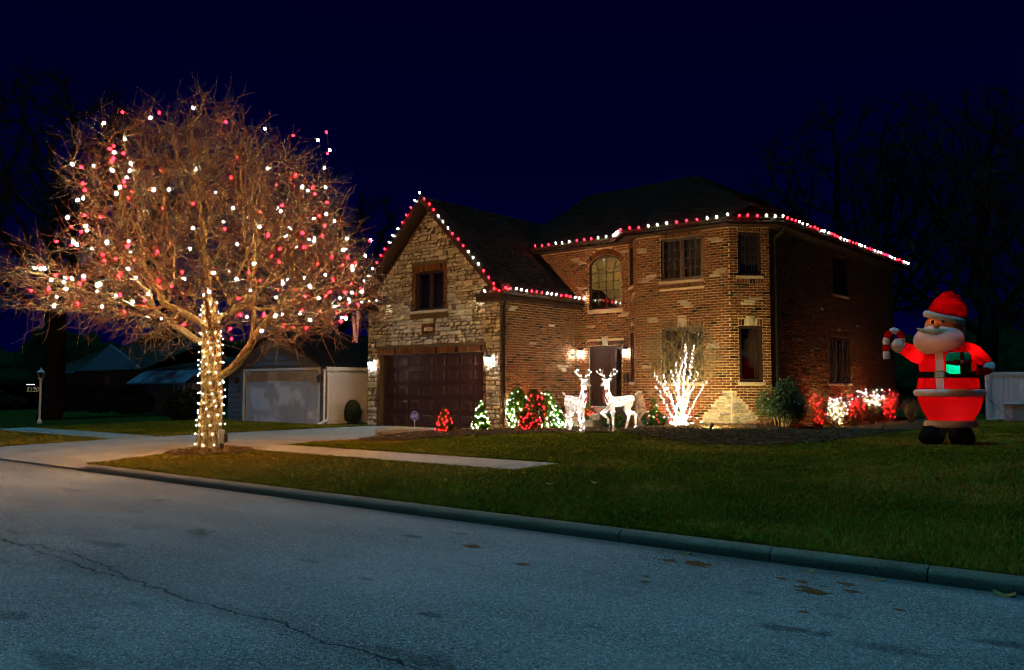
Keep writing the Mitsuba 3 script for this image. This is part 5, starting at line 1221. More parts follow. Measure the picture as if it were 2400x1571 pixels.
# ---------------------------------------------------------------- the two lit deer
def bones(chain, refine=.05, smooth_n=12, sub=True):
    """One continuous body: hulls of spheres along bones, joined, refined and smoothed."""
    parts = [mf.Manifold.batch_hull([mf.Manifold.sphere(ra, 14).translate(list(a)), mf.Manifold.sphere(rb, 14).translate(list(b))]) for (a, ra), (b, rb) in chain]
    m = tri(mf.Manifold.batch_boolean(parts, mf.OpType.Add).refine_to_length(refine))
    m.merge_vertices(); trimesh.smoothing.filter_taubin(m, iterations=smooth_n); return m
scene['tinsel'] = {'type': 'principledthin', 'base_color': rgb(.85, .85, .82), 'diff_trans': 1.15, 'roughness': .5, 'eta': 1.3}
scene['ribbon'] = gloss((.28, .008, .015), .4)
def deer(x, y, ang, raised, turn, label, gait):
    z = float(lawn_z(x, y)); c, s = math.cos(ang), math.sin(ang); Fw, Lf = np.array([c, s, 0]), np.array([-s, c, 0])
    M = lambda q: np.array([x, y, z]) + np.asarray(q, float).reshape(-1, 3)[:, :1] * Fw + np.asarray(q, float).reshape(-1, 3)[:, 1:2] * Lf + np.asarray(q, float).reshape(-1, 3)[:, 2:] * np.array([0, 0, 1.0])
    k = thing('lit_deer', label, 'deer figure', 'lit white wire deer on the lawn')
    rump, hip, mid, chest, neck0, neck1, head0 = (-.34, 0, .98), (-.24, 0, .93), (0, 0, .90), (.27, 0, .88), (.36, 0, 1.05), (.385, 0, 1.27), (.385, 0, 1.47)
    t = np.array([math.cos(turn), math.sin(turn), 0]); h0 = np.array(head0); nose = h0 + t * .22 + [0, 0, -.09]
    B = [((rump, .115), (hip, .155)), ((hip, .155), (mid, .150)), ((mid, .150), (chest, .160)), ((chest, .150), (neck0, .115)), ((neck0, .115), (neck1, .078)), ((neck1, .078), (tuple(h0), .078)), ((tuple(h0), .080), (tuple(h0 + t * .10 + [0, 0, -.03]), .062)), ((tuple(h0 + t * .10 + [0, 0, -.03]), .062), (tuple(nose), .036))]
    legs = []
    for sd, (kf, kz, ff, fz) in zip((1, -1), gait['front']): legs.append([((.25, .075 * sd, .80), .085), ((.24 + (kf - .24) * .4, .085 * sd, .66), .062), ((kf, .085 * sd, kz), .040), ((ff, .085 * sd, fz + .10), .027), ((ff + .02, .085 * sd, fz), .032)])
    for sd, (kf, kz, ff, fz) in zip((1, -1), gait['hind']): legs.append([((-.27, .08 * sd, .86), .110), ((-.20, .09 * sd, .64), .070), ((kf, .09 * sd, kz), .042), ((ff, .09 * sd, fz + .12), .028), ((ff + .02, .09 * sd, fz), .033)])
    for l in legs: B += list(zip(l[:-1], l[1:]))
    m = bones(B, .032, 8)
    r = np.random.default_rng(int(abs(x * 100)))
    v = m.vertices + r.normal(0, .0035, m.vertices.shape); fc = v[m.faces].mean(1); keep = (meshkit.noise(fc * 19 + 3) * .7 + .3 * r.random(len(fc))) > .385
    put(k + '__body', (M(v), m.faces[keep]), 'tinsel')
    for sd in (1, -1):     # ears
        side = np.array([-t[1], t[0], 0]) * sd; o = h0 + [0, 0, .05] + side * .06; e = o + side * .17 + [0, 0, .06]; w = np.cross(e - o, t); w /= np.linalg.norm(w)
        n_ = 9; u = np.linspace(0, 1, n_); wd = .045 * np.sin(np.pi * np.clip(u * .92 + .06, 0, 1)); ctr = o + (e - o) * u[:, None] + t * (.02 * np.sin(np.pi * u))[:, None]
        vv = np.vstack([ctr + w * wd[:, None], ctr - w * wd[:, None], ctr - t * .012]); i = np.arange(n_ - 1)
        put(k + '__ear', (M(vv), np.vstack([np.stack([i, i + 1, i + 1 + 2 * n_, i + 2 * n_], 1), np.stack([i + n_, i + 1 + n_, i + 1 + 2 * n_, i + 2 * n_], 1)])), 'tinsel', smooth=True)
        # antlers
        a0 = h0 + [0, 0, .075] + side * .035; pts = [a0, a0 + side * .09 + [0, 0, .09] - t * .03, a0 + side * .22 + [0, 0, .13] - t * .05, a0 + side * .34 + [0, 0, .19] - t * .03, a0 + side * .40 + [0, 0, .30]]
        mb = MB(); mb.tube(M(pts), [.014, .013, .012, .010, .005], 6)
        for q, e2 in ((1, (.01, .13)), (2, (.06, .22)), (2, (-.07, .20)), (3, (.10, .08))): mb.tube(M([pts[q], pts[q] + side * e2[0] * .5 + [0, 0, e2[1] * .6] + t * .01, pts[q] + side * e2[0] + [0, 0, e2[1]]]), [.011, .010, .004], 5)
        mb.put(k + '__antler', 'brass', smooth=True)
    n_ = 7; u = np.linspace(0, 1, n_); o, e = np.array(rump) + [-.10, 0, .08], np.array(rump) + [-.27, 0, .22]
    ctr = o + (e - o) * u[:, None]; wd = .05 * np.sin(np.pi * np.clip(u * .9 + .1, 0, 1)); vv = np.vstack([ctr + np.outer(wd, [0, 1, 0]), ctr - np.outer(wd, [0, 1, 0]), ctr + np.outer(wd, [.5, 0, .6])]); i = np.arange(n_ - 1)
    put(k + '__tail', (M(vv), np.vstack([np.stack([i, i + 1, i + 1 + 2 * n_, i + 2 * n_], 1), np.stack([i + n_, i + 1 + n_, i + 1 + 2 * n_, i + 2 * n_], 1)])), 'tinsel', smooth=True)
    inside = [(-.30, 0, .97), (-.18, .05, .92), (-.05, -.05, .90), (.08, .05, .90), (.2, -.04, .88), (.30, .03, .92), (.365, 0, 1.08), (.375, 0, 1.22), (.385, 0, 1.36)]
    minis(k, M(inside), (40, 41, 39), .018, 12, 'lamps')
    skin = m.vertices[r.integers(0, len(m.vertices), 400)]; skin = skin[(skin[:, 2] < .62) | (skin[:, 2] > 1.4)]; outp = list(skin[r.permutation(len(skin))[:20]] * [1, 1.15, 1])
    for sd in (1, -1):
        side = np.array([-t[1], t[0], 0]) * sd; a0 = h0 + [0, 0, .075] + side * .035
        outp += [a0 + side * .10 + [0, 0, .12], a0 + side * .24 + [0, 0, .16], a0 + side * .36 + [0, 0, .24], a0 + side * .25 + [0, 0, .30], a0 + side * .02]
    minis(k, M(outp), (150, 160, 175), .015, 8)
    # bow at the throat
    b0 = np.array(neck0) * .45 + np.array(neck1) * .55 + t * .085; side = np.array([-t[1], t[0], 0]); up = np.array([0, 0, 1.0])
    bw = thing('ribbon_bow', f'dark red bow round the neck of the {"right" if raised else "left"} deer', 'bow', 'bows on the deer')
    mb = MB()
    for sd in (1, -1):
        for lift in (.0, .035):
            n_ = 10; a = np.linspace(0, 2 * np.pi, n_); loop = b0 + np.outer((1 - np.cos(a)) * .055 * sd, side) + np.outer(np.sin(a) * .035 + lift * .8 + .03 * (1 - np.cos(a)) / 2, up) + t * .02
            vv = np.vstack([loop - t * .025, loop + t * .03]); i = np.arange(n_ - 1); mb.add(M(vv), np.stack([i, i + 1, i + 1 + n_, i + n_], 1))
    mb.put(bw + '__loops', 'ribbon', smooth=True)
    for sd in (1, -1):
        n_ = 8; u = np.linspace(0, 1, n_); ctr = b0 + t * (.03 + .04 * np.sin(u * 5))[:, None] + np.outer(u * .07 * sd, side) - np.outer(u * .30, up); vv = np.vstack([ctr - side * .03, ctr + side * .03]); i = np.arange(n_ - 1)
        put(bw + '__tail', (M(vv), np.stack([i, i + 1, i + 1 + n_, i + n_], 1)), 'ribbon', smooth=True)
    mb = MB(); mb.mesh(trimesh.creation.icosphere(1, .03)); v, f = mb.get(); put(bw + '__knot', (M(v + b0 + t * .04), f), 'brass', smooth=True)
    mb = MB(); mb.tube(M([(.23, .10, .38), (-.30, .10, .38)] if not raised else [(.30, -.085, .30), (.32, -.085, 0.0)]), .006, 5); mb.put(k + '__stay', 'white_paint')
    return k
deer(-15.28, 21.30, math.atan2(-.24, .97), False, .25, 'white lit wire deer standing left, facing right, with a red bow', {'front': [(.26, .42, .27, 0.02), (.30, .42, .36, 0.02)], 'hind': [(-.36, .46, -.33, 0.02), (-.28, .46, -.2, 0.02)]})
deer(-14.12, 21.95, math.atan2(-.70, -.715), True, .62, 'white lit wire deer standing right, one foreleg lifted, with a red bow', {'front': [(.23, .42, .22, 0.02), (.54, .56, .33, .27)], 'hind': [(-.46, .50, -.44, 0.02), (-.30, .48, -.2, 0.02)]})

# ---------------------------------------------------------------- the big inflatable figure
FX, FY = -5.24, 21.95; FZ = float(lawn_z(FX, FY)); fa = math.radians(13.5)
FR, FD = np.array([math.cos(fa), math.sin(fa), 0]), np.array([-math.sin(fa), math.cos(fa), 0])
FM = lambda q: np.array([FX, FY, FZ]) + np.asarray(q, float).reshape(-1, 3)[:, :1] * FR + np.asarray(q, float).reshape(-1, 3)[:, 1:2] * FD + np.asarray(q, float).reshape(-1, 3)[:, 2:] * np.array([0, 0, 1.0])
def cloth(*c, t=1.2): return {'type': 'principledthin', 'base_color': rgb(*c), 'diff_trans': t, 'roughness': .55, 'eta': 1.3}
scene['red_nylon'] = cloth(.72, .004, .007); scene['white_nylon'] = cloth(.74, .70, .64, t=.75); scene['grey_nylon'] = cloth(.62, .58, .50, t=.6); scene['skin_nylon'] = cloth(.85, .42, .16, t=1.0); scene['tan_nylon'] = cloth(.50, .40, .24, t=.5)
scene['green_nylon'] = cloth(.0, .62, .30, t=1.5); scene['black_nylon'] = matte(.008, .008, .008); scene['maroon_nylon'] = matte(.10, .008, .006)
FIG = thing('inflatable_figure', 'tall glowing inflatable bearded figure in a red suit and cap on the right lawn', 'inflatable figure')
def shell(profile, cx=.1, cy=0, squash=.8, sides=40, wr=.012, seed=0, crease=None):
    """An inflated skin: a lathe profile (radius, height) with puckers."""
    v, f = lathe_vf(profile, sides, (0, 0, 0), (1, squash))
    a = np.arctan2(v[:, 1], v[:, 0]); rr = np.hypot(v[:, 0], v[:, 1] / squash)
    k = 1 + wr * 6 * (meshkit.noise(np.stack([np.cos(a) * 3 + seed, np.sin(a) * 3, v[:, 2] * 2.5], 1)) - .5)
    if crease: k = k * (1 - crease * np.exp(-((a + np.pi / 2 + .12) / .10) ** 2)) * (1 - crease * np.exp(-((a - np.pi / 2) / .10) ** 2))
    v[:, 0] *= k; v[:, 1] *= k
    return FM(v + [cx, cy, 0]), f
def ring(R, r, z, key, mat, cx=.1, cy=0, squash=.8, tilt=(0, 0), n=48, m=14, tall=1.0, pucker=.02):
    a, b = np.meshgrid(np.arange(n) * 2 * np.pi / n, np.arange(m) * 2 * np.pi / m, indexing='ij')
    q = R + r * np.cos(b) * (1 + pucker * 4 * (meshkit.noise(np.stack([np.cos(a) * 6, np.sin(a) * 6, b], -1)) - .5))
    v = np.stack([q * np.cos(a) + cx, q * np.sin(a) * squash + cy, z + r * tall * np.sin(b) + tilt[0] * np.cos(a) * R + tilt[1] * np.sin(a) * R], -1).reshape(-1, 3)
    i, j = np.meshgrid(np.arange(n), np.arange(m), indexing='ij'); f = np.stack([i * m + j, ((i + 1) % n) * m + j, ((i + 1) % n) * m + (j + 1) % m, i * m + (j + 1) % m], -1).reshape(-1, 4)
    return put(FIG + '__' + key, (FM(v), np.vstack([f[:, [0, 1, 2]], f[:, [0, 2, 3]]])), mat, smooth=True)
def P_(pts): return np.array(pts)
sm = lambda pts, n=26: np.column_stack([np.interp(np.linspace(0, 1, n), np.linspace(0, 1, len(pts)), np.array(pts)[:, k]) for k in (0, 1)])
from scipy.interpolate import PchipInterpolator
def curve(pts, n=30):
    p = np.array(pts, float); t = np.arange(len(p)); u = np.linspace(0, len(p) - 1, n); return np.column_stack([PchipInterpolator(t, p[:, k])(u) for k in range(p.shape[1])])
# trousers, coat
put(FIG + '__trousers', shell(curve([(.40, .50), (.47, .56), (.54, .68), (.62, .88), (.68, 1.05), (.68, 1.16)], 24), .11, 0, .82, 44, .012, 1, .10), 'red_nylon', smooth=True)
put(FIG + '__coat', shell(curve([(.69, 1.17), (.68, 1.25), (.655, 1.42), (.62, 1.56), (.605, 1.68), (.60, 1.85), (.575, 2.02), (.50, 2.20), (.36, 2.34), (.22, 2.40)], 34), .07, 0, .80, 44, .010, 2), 'red_nylon', smooth=True)
ring(.50, .075, .475, 'trouser_trim', 'white_nylon', .11, 0, .82, tall=1.05)
ring(.68, .085, 1.19, 'coat_trim', 'white_nylon', .10, 0, .82, tall=1.0)
v, f = shell([(.615, 1.525), (.64, 1.55), (.632, 1.60), (.625, 1.65), (.60, 1.675)], .07, 0, .80, 44, .01, 2); put(FIG + '__belt', (v, f), 'black_nylon', smooth=True)
# front band and buckle
def on_front(x, z, R, dep=.0, cx=.07): return (x, -(math.sqrt(max(.0, 1 - ((x - cx) / R) ** 2)) * R * .80 + dep), z)
def strip(x0, x1, zs, Rs, key, mat, dep=.012, nx=6):
    v = np.array([on_front(x, z, R, dep) for z, R in zip(zs, Rs) for x in np.linspace(x0, x1, nx)]); m = nx
    i, j = np.meshgrid(np.arange(len(zs) - 1), np.arange(nx - 1), indexing='ij'); f = np.stack([i * m + j, i * m + j + 1, (i + 1) * m + j + 1, (i + 1) * m + j], -1).reshape(-1, 4)
    return put(FIG + '__' + key, (FM(v), f), mat, smooth=True)
zs = np.linspace(1.24, 2.12, 16); Rs = np.interp(zs, [1.17, 1.25, 1.42, 1.56, 1.68, 1.85, 2.02, 2.2], [.69, .68, .655, .62, .605, .60, .575, .50])
strip(-.17, -.005, zs, Rs + .012, 'front_band', 'white_nylon', .015)
zq = np.linspace(1.51, 1.69, 5)
for a, b, z0, z1 in ((-.20, -.175, 1.52, 1.69), (.005, .03, 1.52, 1.69), (-.175, .005, 1.52, 1.545), (-.175, .005, 1.665, 1.69)):
    zz_ = np.linspace(z0, z1, 4); strip(a, b, zz_, np.full(4, .645), 'buckle', 'brass', .018, 4)
# boots
for cx_, nm in ((-.30, 0), (.33, 1)):
    m = tri(mf.Manifold.batch_hull([mf.Manifold.sphere(.22, 20).translate([cx_, -.30, .21]), mf.Manifold.sphere(.24, 20).translate([cx_, .05, .23]), mf.Manifold.sphere(.17, 20).translate([cx_ - .10, -.34, .17]), mf.Manifold.sphere(.17, 20).translate([cx_ + .10, -.34, .17]), mf.Manifold.sphere(.22, 20).translate([cx_ * .7 + .1 * .3, .05, .36])]))
    put(FIG + '__boot', (FM(m.vertices), m.faces), 'black_nylon', smooth=True)
# head group: turned a little to the viewer's left
HC = np.array([.02, -.02, 2.72])
ell = lambda c, r_, n=3: (np.array(trimesh.creation.icosphere(n, 1).vertices) * r_ + c, trimesh.creation.icosphere(n, 1).faces)
v, f = ell(HC, (.40, .36, .34)); put(FIG + '__head', (FM(v), f), 'skin_nylon', smooth=True)
v, f = ell(HC + [.24, .10, -.02], (.22, .26, .36)); put(FIG + '__hair', (FM(v), f), 'white_nylon', smooth=True)
v, f = ell(np.array([-.09, -.20, 2.385]), (.54, .36, .375)); v[:, 2] += .10 * np.clip(v[:, 0] - .1, 0, 1) ; put(FIG + '__beard', (FM(v), f), 'grey_nylon', smooth=True)
t = np.linspace(-1, 1, 25); mp = np.column_stack([-.13 + .40 * t + .0 * t, -.475 + .16 * t ** 2 + .04 * (t > 0) * t, 2.60 - .045 * (1 - t ** 2) + .11 * np.clip(-t - .2, 0, 1) ** 1.4 + .03 * np.clip(t, 0, 1)])
mb = MB(); mb.tube(mp, .015 + .085 * (1 - np.abs(t) ** 1.3), 12); v, f = mb.get(); c0 = np.repeat(mp, 12, axis=0); v[:300, 1] = c0[:, 1] + (v[:300, 1] - c0[:, 1]) * .8; put(FIG + '__moustache', (FM(v), f), 'tan_nylon', smooth=True)
v, f = ell(np.array([-.15, -.52, 2.475]), (.14, .035, .022)); put(FIG + '__mouth', (FM(v), f), 'white_nylon', smooth=True)
v, f = ell(np.array([-.12, -.43, 2.705]), (.066, .07, .066)); scene['nose_nylon'] = cloth(.70, .20, .06, t=.8); put(FIG + '__nose', (FM(v), f), 'nose_nylon', smooth=True)
for x in (-.20, .015): v, f = ell(np.array([x, -.345 + (.03 if x < -.1 else .0), 2.815]), (.034, .03, .044), 2); put(FIG + '__eye', (FM(v), f), 'black_nylon', smooth=True)
ring(.37, .085, 2.93, 'cap_band', 'grey_nylon', .045, .0, .92, tilt=(-.28, .06), tall=1.0)
hp = curve([(.06, .0, 2.92, .40), (.09, .02, 3.08, .385), (.13, .03, 3.24, .32), (.19, .05, 3.36, .215), (.28, .06, 3.36, .13), (.36, .06, 3.22, .085), (.40, .04, 3.05, .05)], 24)
mb = MB(); mb.tube(hp[:, :3], hp[:, 3], 28); v, f = mb.get(); put(FIG + '__cap', (FM(v), f), 'red_nylon', smooth=True)
v, f = ell(np.array([.12, .02, 3.05]), (.405, .37, .375)); put(FIG + '__cap', (FM(v), f), 'red_nylon', smooth=True)
v, f = ell(np.array([.42, .02, 2.96]), (.085, .085, .085)); put(FIG + '__pompom', (FM(v), f), 'white_nylon', smooth=True)
# arms
def arm(pts, key, mat, sides=20):
    p = curve(pts, 22); mb = MB(); mb.tube(p[:, :3], p[:, 3], sides); v, f = mb.get(); return put(FIG + '__' + key, (FM(v), f), mat, smooth=True)
arm([(-.30, -.03, 2.10, .26), (-.52, -.08, 2.08, .22), (-.72, -.14, 2.17, .175), (-.90, -.18, 2.27, .145)], 'arm', 'red_nylon')
arm([(-.86, -.175, 2.25, .155), (-.93, -.19, 2.29, .165), (-1.00, -.20, 2.34, .155), (-1.06, -.21, 2.38, .10)], 'cuff', 'white_nylon')
arm([(.36, -.02, 2.14, .25), (.56, -.06, 2.12, .21), (.74, -.16, 2.00, .16), (.88, -.26, 1.83, .115), (.90, -.34, 1.72, .09), (.80, -.42, 1.66, .085), (.66, -.48, 1.67, .08)], 'arm', 'red_nylon')
arm([(.905, -.30, 1.82, .121), (.915, -.33, 1.76, .125), (.90, -.36, 1.70, .115)], 'cuff', 'white_nylon')
# things held
cn = thing('candy_cane', 'red and white striped inflatable candy cane in the raised hand of the figure', 'candy cane')
cp = curve([(-1.20, -.26, 1.98), (-1.205, -.26, 2.20), (-1.195, -.26, 2.42), (-1.14, -.26, 2.57), (-1.03, -.26, 2.64), (-.92, -.255, 2.59), (-.865, -.25, 2.48), (-.87, -.24, 2.36), (-.94, -.22, 2.28)], 70)
L = np.concatenate([[0], np.cumsum(np.linalg.norm(np.diff(cp, axis=0), axis=1))]); k = np.floor(L / .165).astype(int)
for g in range(k.max() + 1):
    idx = np.nonzero(k == g)[0]; lo, hi = idx[0], min(idx[-1] + 1, len(cp) - 1)
    if hi <= lo: continue
    p = cp[lo:hi + 1]; mb = MB(); u = np.linspace(0, 1, len(p)); mb.tube(p, .074 + .006 * np.sin(np.pi * u), 14); v, f = mb.get(); put(cn + '__stripe', (FM(v), f), 'white_nylon' if g % 2 == 0 else 'red_nylon', smooth=True)
gb = thing('present', 'glowing green inflatable present with dark red ribbon held by the figure', 'present')
m = tri(rounded((.05, -.82, 1.62), (.54, -.44, 2.09), .09, 14).refine_to_length(.05)); c_ = np.array([.295, -.63, 1.855]); v = c_ + (m.vertices - c_) * (1 + .10 * (1 - np.linalg.norm((m.vertices - c_) / [.35, .3, .35], axis=1)[:, None]))
put(gb + '__box', (FM(v), m.faces), 'green_nylon', smooth=True)
for a, b in (((.325, -.865, 1.61), (.405, -.43, 2.105)), ((.04, -.865, 1.83), (.555, -.43, 1.90))):
    m = tri(rounded(a, b, .03, 8)); put(gb + '__ribbon', (FM(m.vertices), m.faces), 'maroon_nylon', smooth=40)
mb = MB(); mb.tube([(.20, -.88, 1.865), (.28, -.895, 1.865), (.37, -.89, 1.865), (.46, -.895, 1.865), (.53, -.88, 1.865)], [.06, .07, .03, .07, .06], 10); v, f = mb.get(); put(gb + '__bow', (FM(v), f), 'maroon_nylon', smooth=True)
scene['knot_nylon'] = cloth(.85, .25, .15, t=1.4)
v, f = ell(np.array([.37, -.91, 1.87]), (.05, .04, .05), 2); put(gb + '__knot', (FM(v), f), 'knot_nylon', smooth=True)
# lamps inside the figure
lv, lf = np.array(trimesh.creation.icosphere(2, .05).vertices), trimesh.creation.icosphere(2, .05).faces
for key, own, at, L_ in (('lamp', FIG, (.20, -.12, .80), 120), ('lamp', FIG, (.02, .0, 1.40), 80), ('lamp', FIG, (.12, .1, 2.02), 80), ('lamp', FIG, (-.05, -.12, 2.72), 60), ('lamp', FIG, (-.08, -.2, 2.36), 62), ('lamp', FIG, (.12, .0, 3.12), 45), ('lamp', FIG, (-.55, -.08, 2.10), 50), ('lamp', FIG, (.62, -.08, 2.08), 40), ('lamp', gb, (.25, -.60, 1.78), 60)):
    put(own + '__' + key, (FM(lv + np.array(at)), lf), 'bulb_white', smooth=True, emit=(L_, L_ * .86, L_ * .66), weight=6)
mb = MB()
for a, b in (((-.55, .1, 1.2), (-1.7, .6, .0)), ((.75, .1, 1.2), (1.9, .5, .0))): mb.tube(FM([a, b]), .006, 4)
mb.put(FIG + '__tether', 'wire', kind='stuff')

# ---------------------------------------------------------------- small things on the lawn
ys = thing('yard_sign', 'small blue octagonal security sign on a white stake by the garage door', 'sign')
sx, sy = -20.08, 19.28; sz = float(lawn_z(sx, sy)); sa = math.radians(33); SR, SN = np.array([math.cos(sa), math.sin(sa), 0]), np.array([math.sin(sa), -math.cos(sa), 0])
SM = lambda q: np.array([sx, sy, sz]) + np.asarray(q, float).reshape(-1, 3)[:, :1] * SR + np.asarray(q, float).reshape(-1, 3)[:, 1:2] * SN + np.asarray(q, float).reshape(-1, 3)[:, 2:] * np.array([0, 0, 1.0])
def flat(poly, y0, y1):
    m = trimesh.creation.extrude_polygon(poly, y1 - y0, engine='earcut'); v = m.vertices; return SM(np.stack([v[:, 0], y0 + v[:, 2], v[:, 1]], 1)), m.faces[:, ::-1]
octo = Polygon([(-.045, .30), (.045, .30), (.125, .39), (.125, .51), (.045, .60), (-.045, .60), (-.125, .51), (-.125, .39)])
scene['sign_blue'] = gloss((.012, .012, .30), .4); scene['sign_white'] = matte(.75, .75, .80)
put(ys + '__stake', flat(sbox(-.014, -.05, .014, .45), -.008, -.001), 'sign_white')
put(ys + '__panel', flat(octo, 0, .006), 'sign_blue'); put(ys + '__border', flat(octo.buffer(-.006).difference(octo.buffer(-.013)), .006, .0075), 'sign_white')
t = meshkit.text_mesh('ADT', .095, .003, bold=True); tv = t.vertices; w_ = tv[:, 0].max(); tv = np.stack([(tv[:, 0] - w_ / 2) * .205 / w_ + (tv[:, 1] - .045) * .22, .0062 + tv[:, 2], .405 + tv[:, 1]], 1); put(ys + '__letters', (SM(tv), t.faces[:, ::-1]), 'sign_white')
mb = MB()
for z_, x0, x1 in ((.555, -.05, .05), (.365, -.085, .085), (.34, -.06, .06)):
    for a in np.arange(x0, x1, .03): v, f = flat(sbox(a, z_, a + .02, z_ + .012), .006, .0075); mb.add(v, f)
scene['sign_pale'] = matte(.18, .18, .55); mb.put(ys + '__fine_print', 'sign_pale', kind='stuff')
mb = MB(); mb.mesh(trimesh.creation.icosphere(1, .013)); v, f = mb.get(); put(ys + '__cap', (SM(v + [0, .003, .607]), f), 'sign_white', smooth=True)
# flat rocks beside the sign
for x, y, rx, ry, h, a, lab in ((-19.25, 17.75, .62, .34, .20, .75, 'long flat weathered rock in the mulch left of the small blue sign'), (-18.55, 18.15, .22, .18, .15, .2, 'smaller flat rock in the mulch below the small blue sign')):
    m = trimesh.creation.icosphere(4, 1.0); v = m.vertices.copy(); v = np.sign(v) * np.abs(v) ** .72; v *= 1 + .30 * (meshkit.fbm(v * 1.7 + x, 3) - .5)[:, None]; v[:, 2] += .18 * (meshkit.noise(v * 4) - .5); v *= [rx, ry, h * .75]
    c, s = math.cos(a), math.sin(a); v = np.column_stack([v[:, 0] * c - v[:, 1] * s + x, v[:, 0] * s + v[:, 1] * c + y, v[:, 2] + float(lawn_z(x, y)) + h * .30])
    put('rock', (v, m.faces), 'rock_face', smooth=35, label=lab, cat='rock')
# fallen leaves
lr2 = np.random.default_rng(14)
LEAF = [(-8.04, 10.55, .09, 'tan curled leaf on the parkway grass below the end of the sidewalk'), (-7.55, 11.03, .08, 'tan leaf on the lawn just right of the sidewalk end'), (-1.5, 7.95, .10, 'yellow leaf in the gutter at the right edge'), (-11.29, 10.99, .05, 'pale leaf on the parkway grass nearest the tree'), (-9.7, 10.04, .07, 'pale leaf on the grass near the curb joint'), (-16.4, 14.6, .07, 'brown leaf on the grass just behind the sidewalk, leftmost'), (-15.0, 14.9, .06, 'brown leaf behind the sidewalk, second from left'),
        (-13.2, 14.6, .06, 'brown leaf behind the sidewalk, third from left'), (-12.4, 15.8, .06, 'brown leaf in the middle of the front lawn'), (-10.6, 16.8, .07, 'orange leaf on the lawn near the mulch mound'), (-3.05, 7.86, .07, 'brown leaf lying against the curb'), (-4.3, 7.9, .06, 'brown leaf in the gutter left of the curb joint'), (-2.45, 7.88, .07, 'dark leaf in the gutter near the right edge')]
for x, y, s_, lab in LEAF:
    n_ = 11; a = np.linspace(0, 2 * np.pi, n_, endpoint=False); rr_ = s_ * (.62 + .38 * np.abs(np.cos(a * 2.5))) ; t0 = lr2.uniform(0, 6); z_ = (float(lawn_z(x, y)) + .045) if y > 8.2 else .015
    v = np.column_stack([x + rr_ * np.cos(a + t0), y + rr_ * .7 * np.sin(a + t0), z_ + s_ * .35 * np.sin(a * 2 + t0) * lr2.uniform(.4, 1)]); v = np.vstack([v, [x, y, z_ - .004]]); f = [[i, (i + 1) % n_, n_] for i in range(n_)]
    put('fallen_leaf', (v, np.array(f)), 'vertex_paint', color=np.broadcast_to(np.array([.26, .15, .05]) * lr2.uniform(.7, 1.2), (n_ + 1, 3)), smooth=True, label=lab, cat='leaf', group='fallen leaves')
# small plant and low lamp in the mound bed
tf = thing('ground_spotlight', 'small black garden spotlight on the mulch mound in front of the bay', 'garden light')
px_, py_ = -10.55, 20.75; pz_ = float(lawn_z(px_, py_)) + .03; mb = MB(); mb.tube([(px_, py_, pz_ - .05), (px_, py_, pz_ + .08)], .012, 6); mb.tube([(px_ + .01, py_ - .06, pz_ + .07), (px_ - .02, py_ + .06, pz_ + .13)], [.04, .055], 12, cap=False); mb.put(tf + '__body', 'black_metal', smooth=40)
a_ = np.arange(20) * np.pi / 10; lens = np.vstack([np.column_stack([.052 * np.cos(a_), .052 * np.sin(a_), a_ * 0]), [[0, 0, .004]]]); put(tf + '__lens', (lens @ rot_to((-.30, .80, .50)).T + [px_ - .02, py_ + .055, pz_ + .125], np.array([[i, (i + 1) % 20, 20] for i in range(20)])), 'lamp_glass', emit=(6200, 4500, 1800), weight=110)
lp = thing('dead_plant', 'low brown withered plant against the stone pier by the dark bush', 'plant'); r = np.random.default_rng(3); n = 160; o = np.array([-10.55, 23.4, float(lawn_z(-10.55, 23.4))]) + np.column_stack([r.uniform(-.3, .5, n), r.uniform(-.2, .2, n), np.zeros(n)]); d = r.normal(0, .6, (n, 3)) + [0, 0, 1]
v, f, _ = twig_mesh(o, d, r.uniform(.1, .3, n), np.full(n, .01), np.full(n, .004), 3, 3, .5, -.1); put(lp + '__leaves', (v, f), 'vertex_paint', color=np.broadcast_to(np.array([.16, .07, .04]), (len(v), 3)), kind='stuff')

# ---------------------------------------------------------------- the neighbours
scene['pale_siding'] = gloss((.72, .66, .60), .6); scene['blue_siding'] = gloss((.10, .13, .17), .6); scene['grey_siding'] = gloss((.12, .13, .15), .6)
scene['brown_shingle'] = matte(.045, .026, .020); scene['tan_brick'] = matte(.13, .10, .065); scene['hedge_green'] = matte(.010, .016, .006)
ng = thing('neighbour_garage', 'grey gabled garage with a wide pale door and white siding left of the brick house', 'garage')
X1, X0, YF, YB_ = -25.80, -32.1, 20.2, 27.5; ZB, ZE, ZR = .30, 2.56, 3.95; XM = (X1 + X0) / 2
fr = Frame((X0, YF), (X1, YF)); L_ = fr.L
hole = sbox(1.18, ZB, L_ - .33, 2.36)
mb = MB(); g = Polygon([(0, ZB), (L_, ZB), (L_, ZE), (L_ / 2, ZR - .12), (0, ZE)]); plate(fr, g.difference(hole), -.12, -.02, mb); mb.put(ng + '__front_wall', 'grey_siding')
n_ = numbered(ng + '__side_wall'); fs = Frame((X1, YF), (X1, YB_)); mb = MB(); plate(fs, sbox(.1, ZB - .2, fs.L, ZE), -.12, -.02, mb); scene[n_] = mikit.ply(mb.get(), 'pale_siding')
def boards(fr, poly, key, mat, step=.2):
    z = poly.bounds[1]
    while z < poly.bounds[3] - .03:
        for a, b in spans(poly, z + .002, min(z + step, poly.bounds[3]) - .002):
            v = fr([[a, .022, z], [b, .022, z], [b, .004, z + step - .004], [a, .004, z + step - .004], [a, -.02, z], [b, -.02, z], [b, -.02, z + step - .004], [a, -.02, z + step - .004]])
            put(key + '__plank', (v, np.array([[0, 1, 2, 3], [1, 0, 4, 5], [3, 2, 6, 7], [0, 3, 7, 4], [2, 1, 5, 6]])), mat)
        z += step
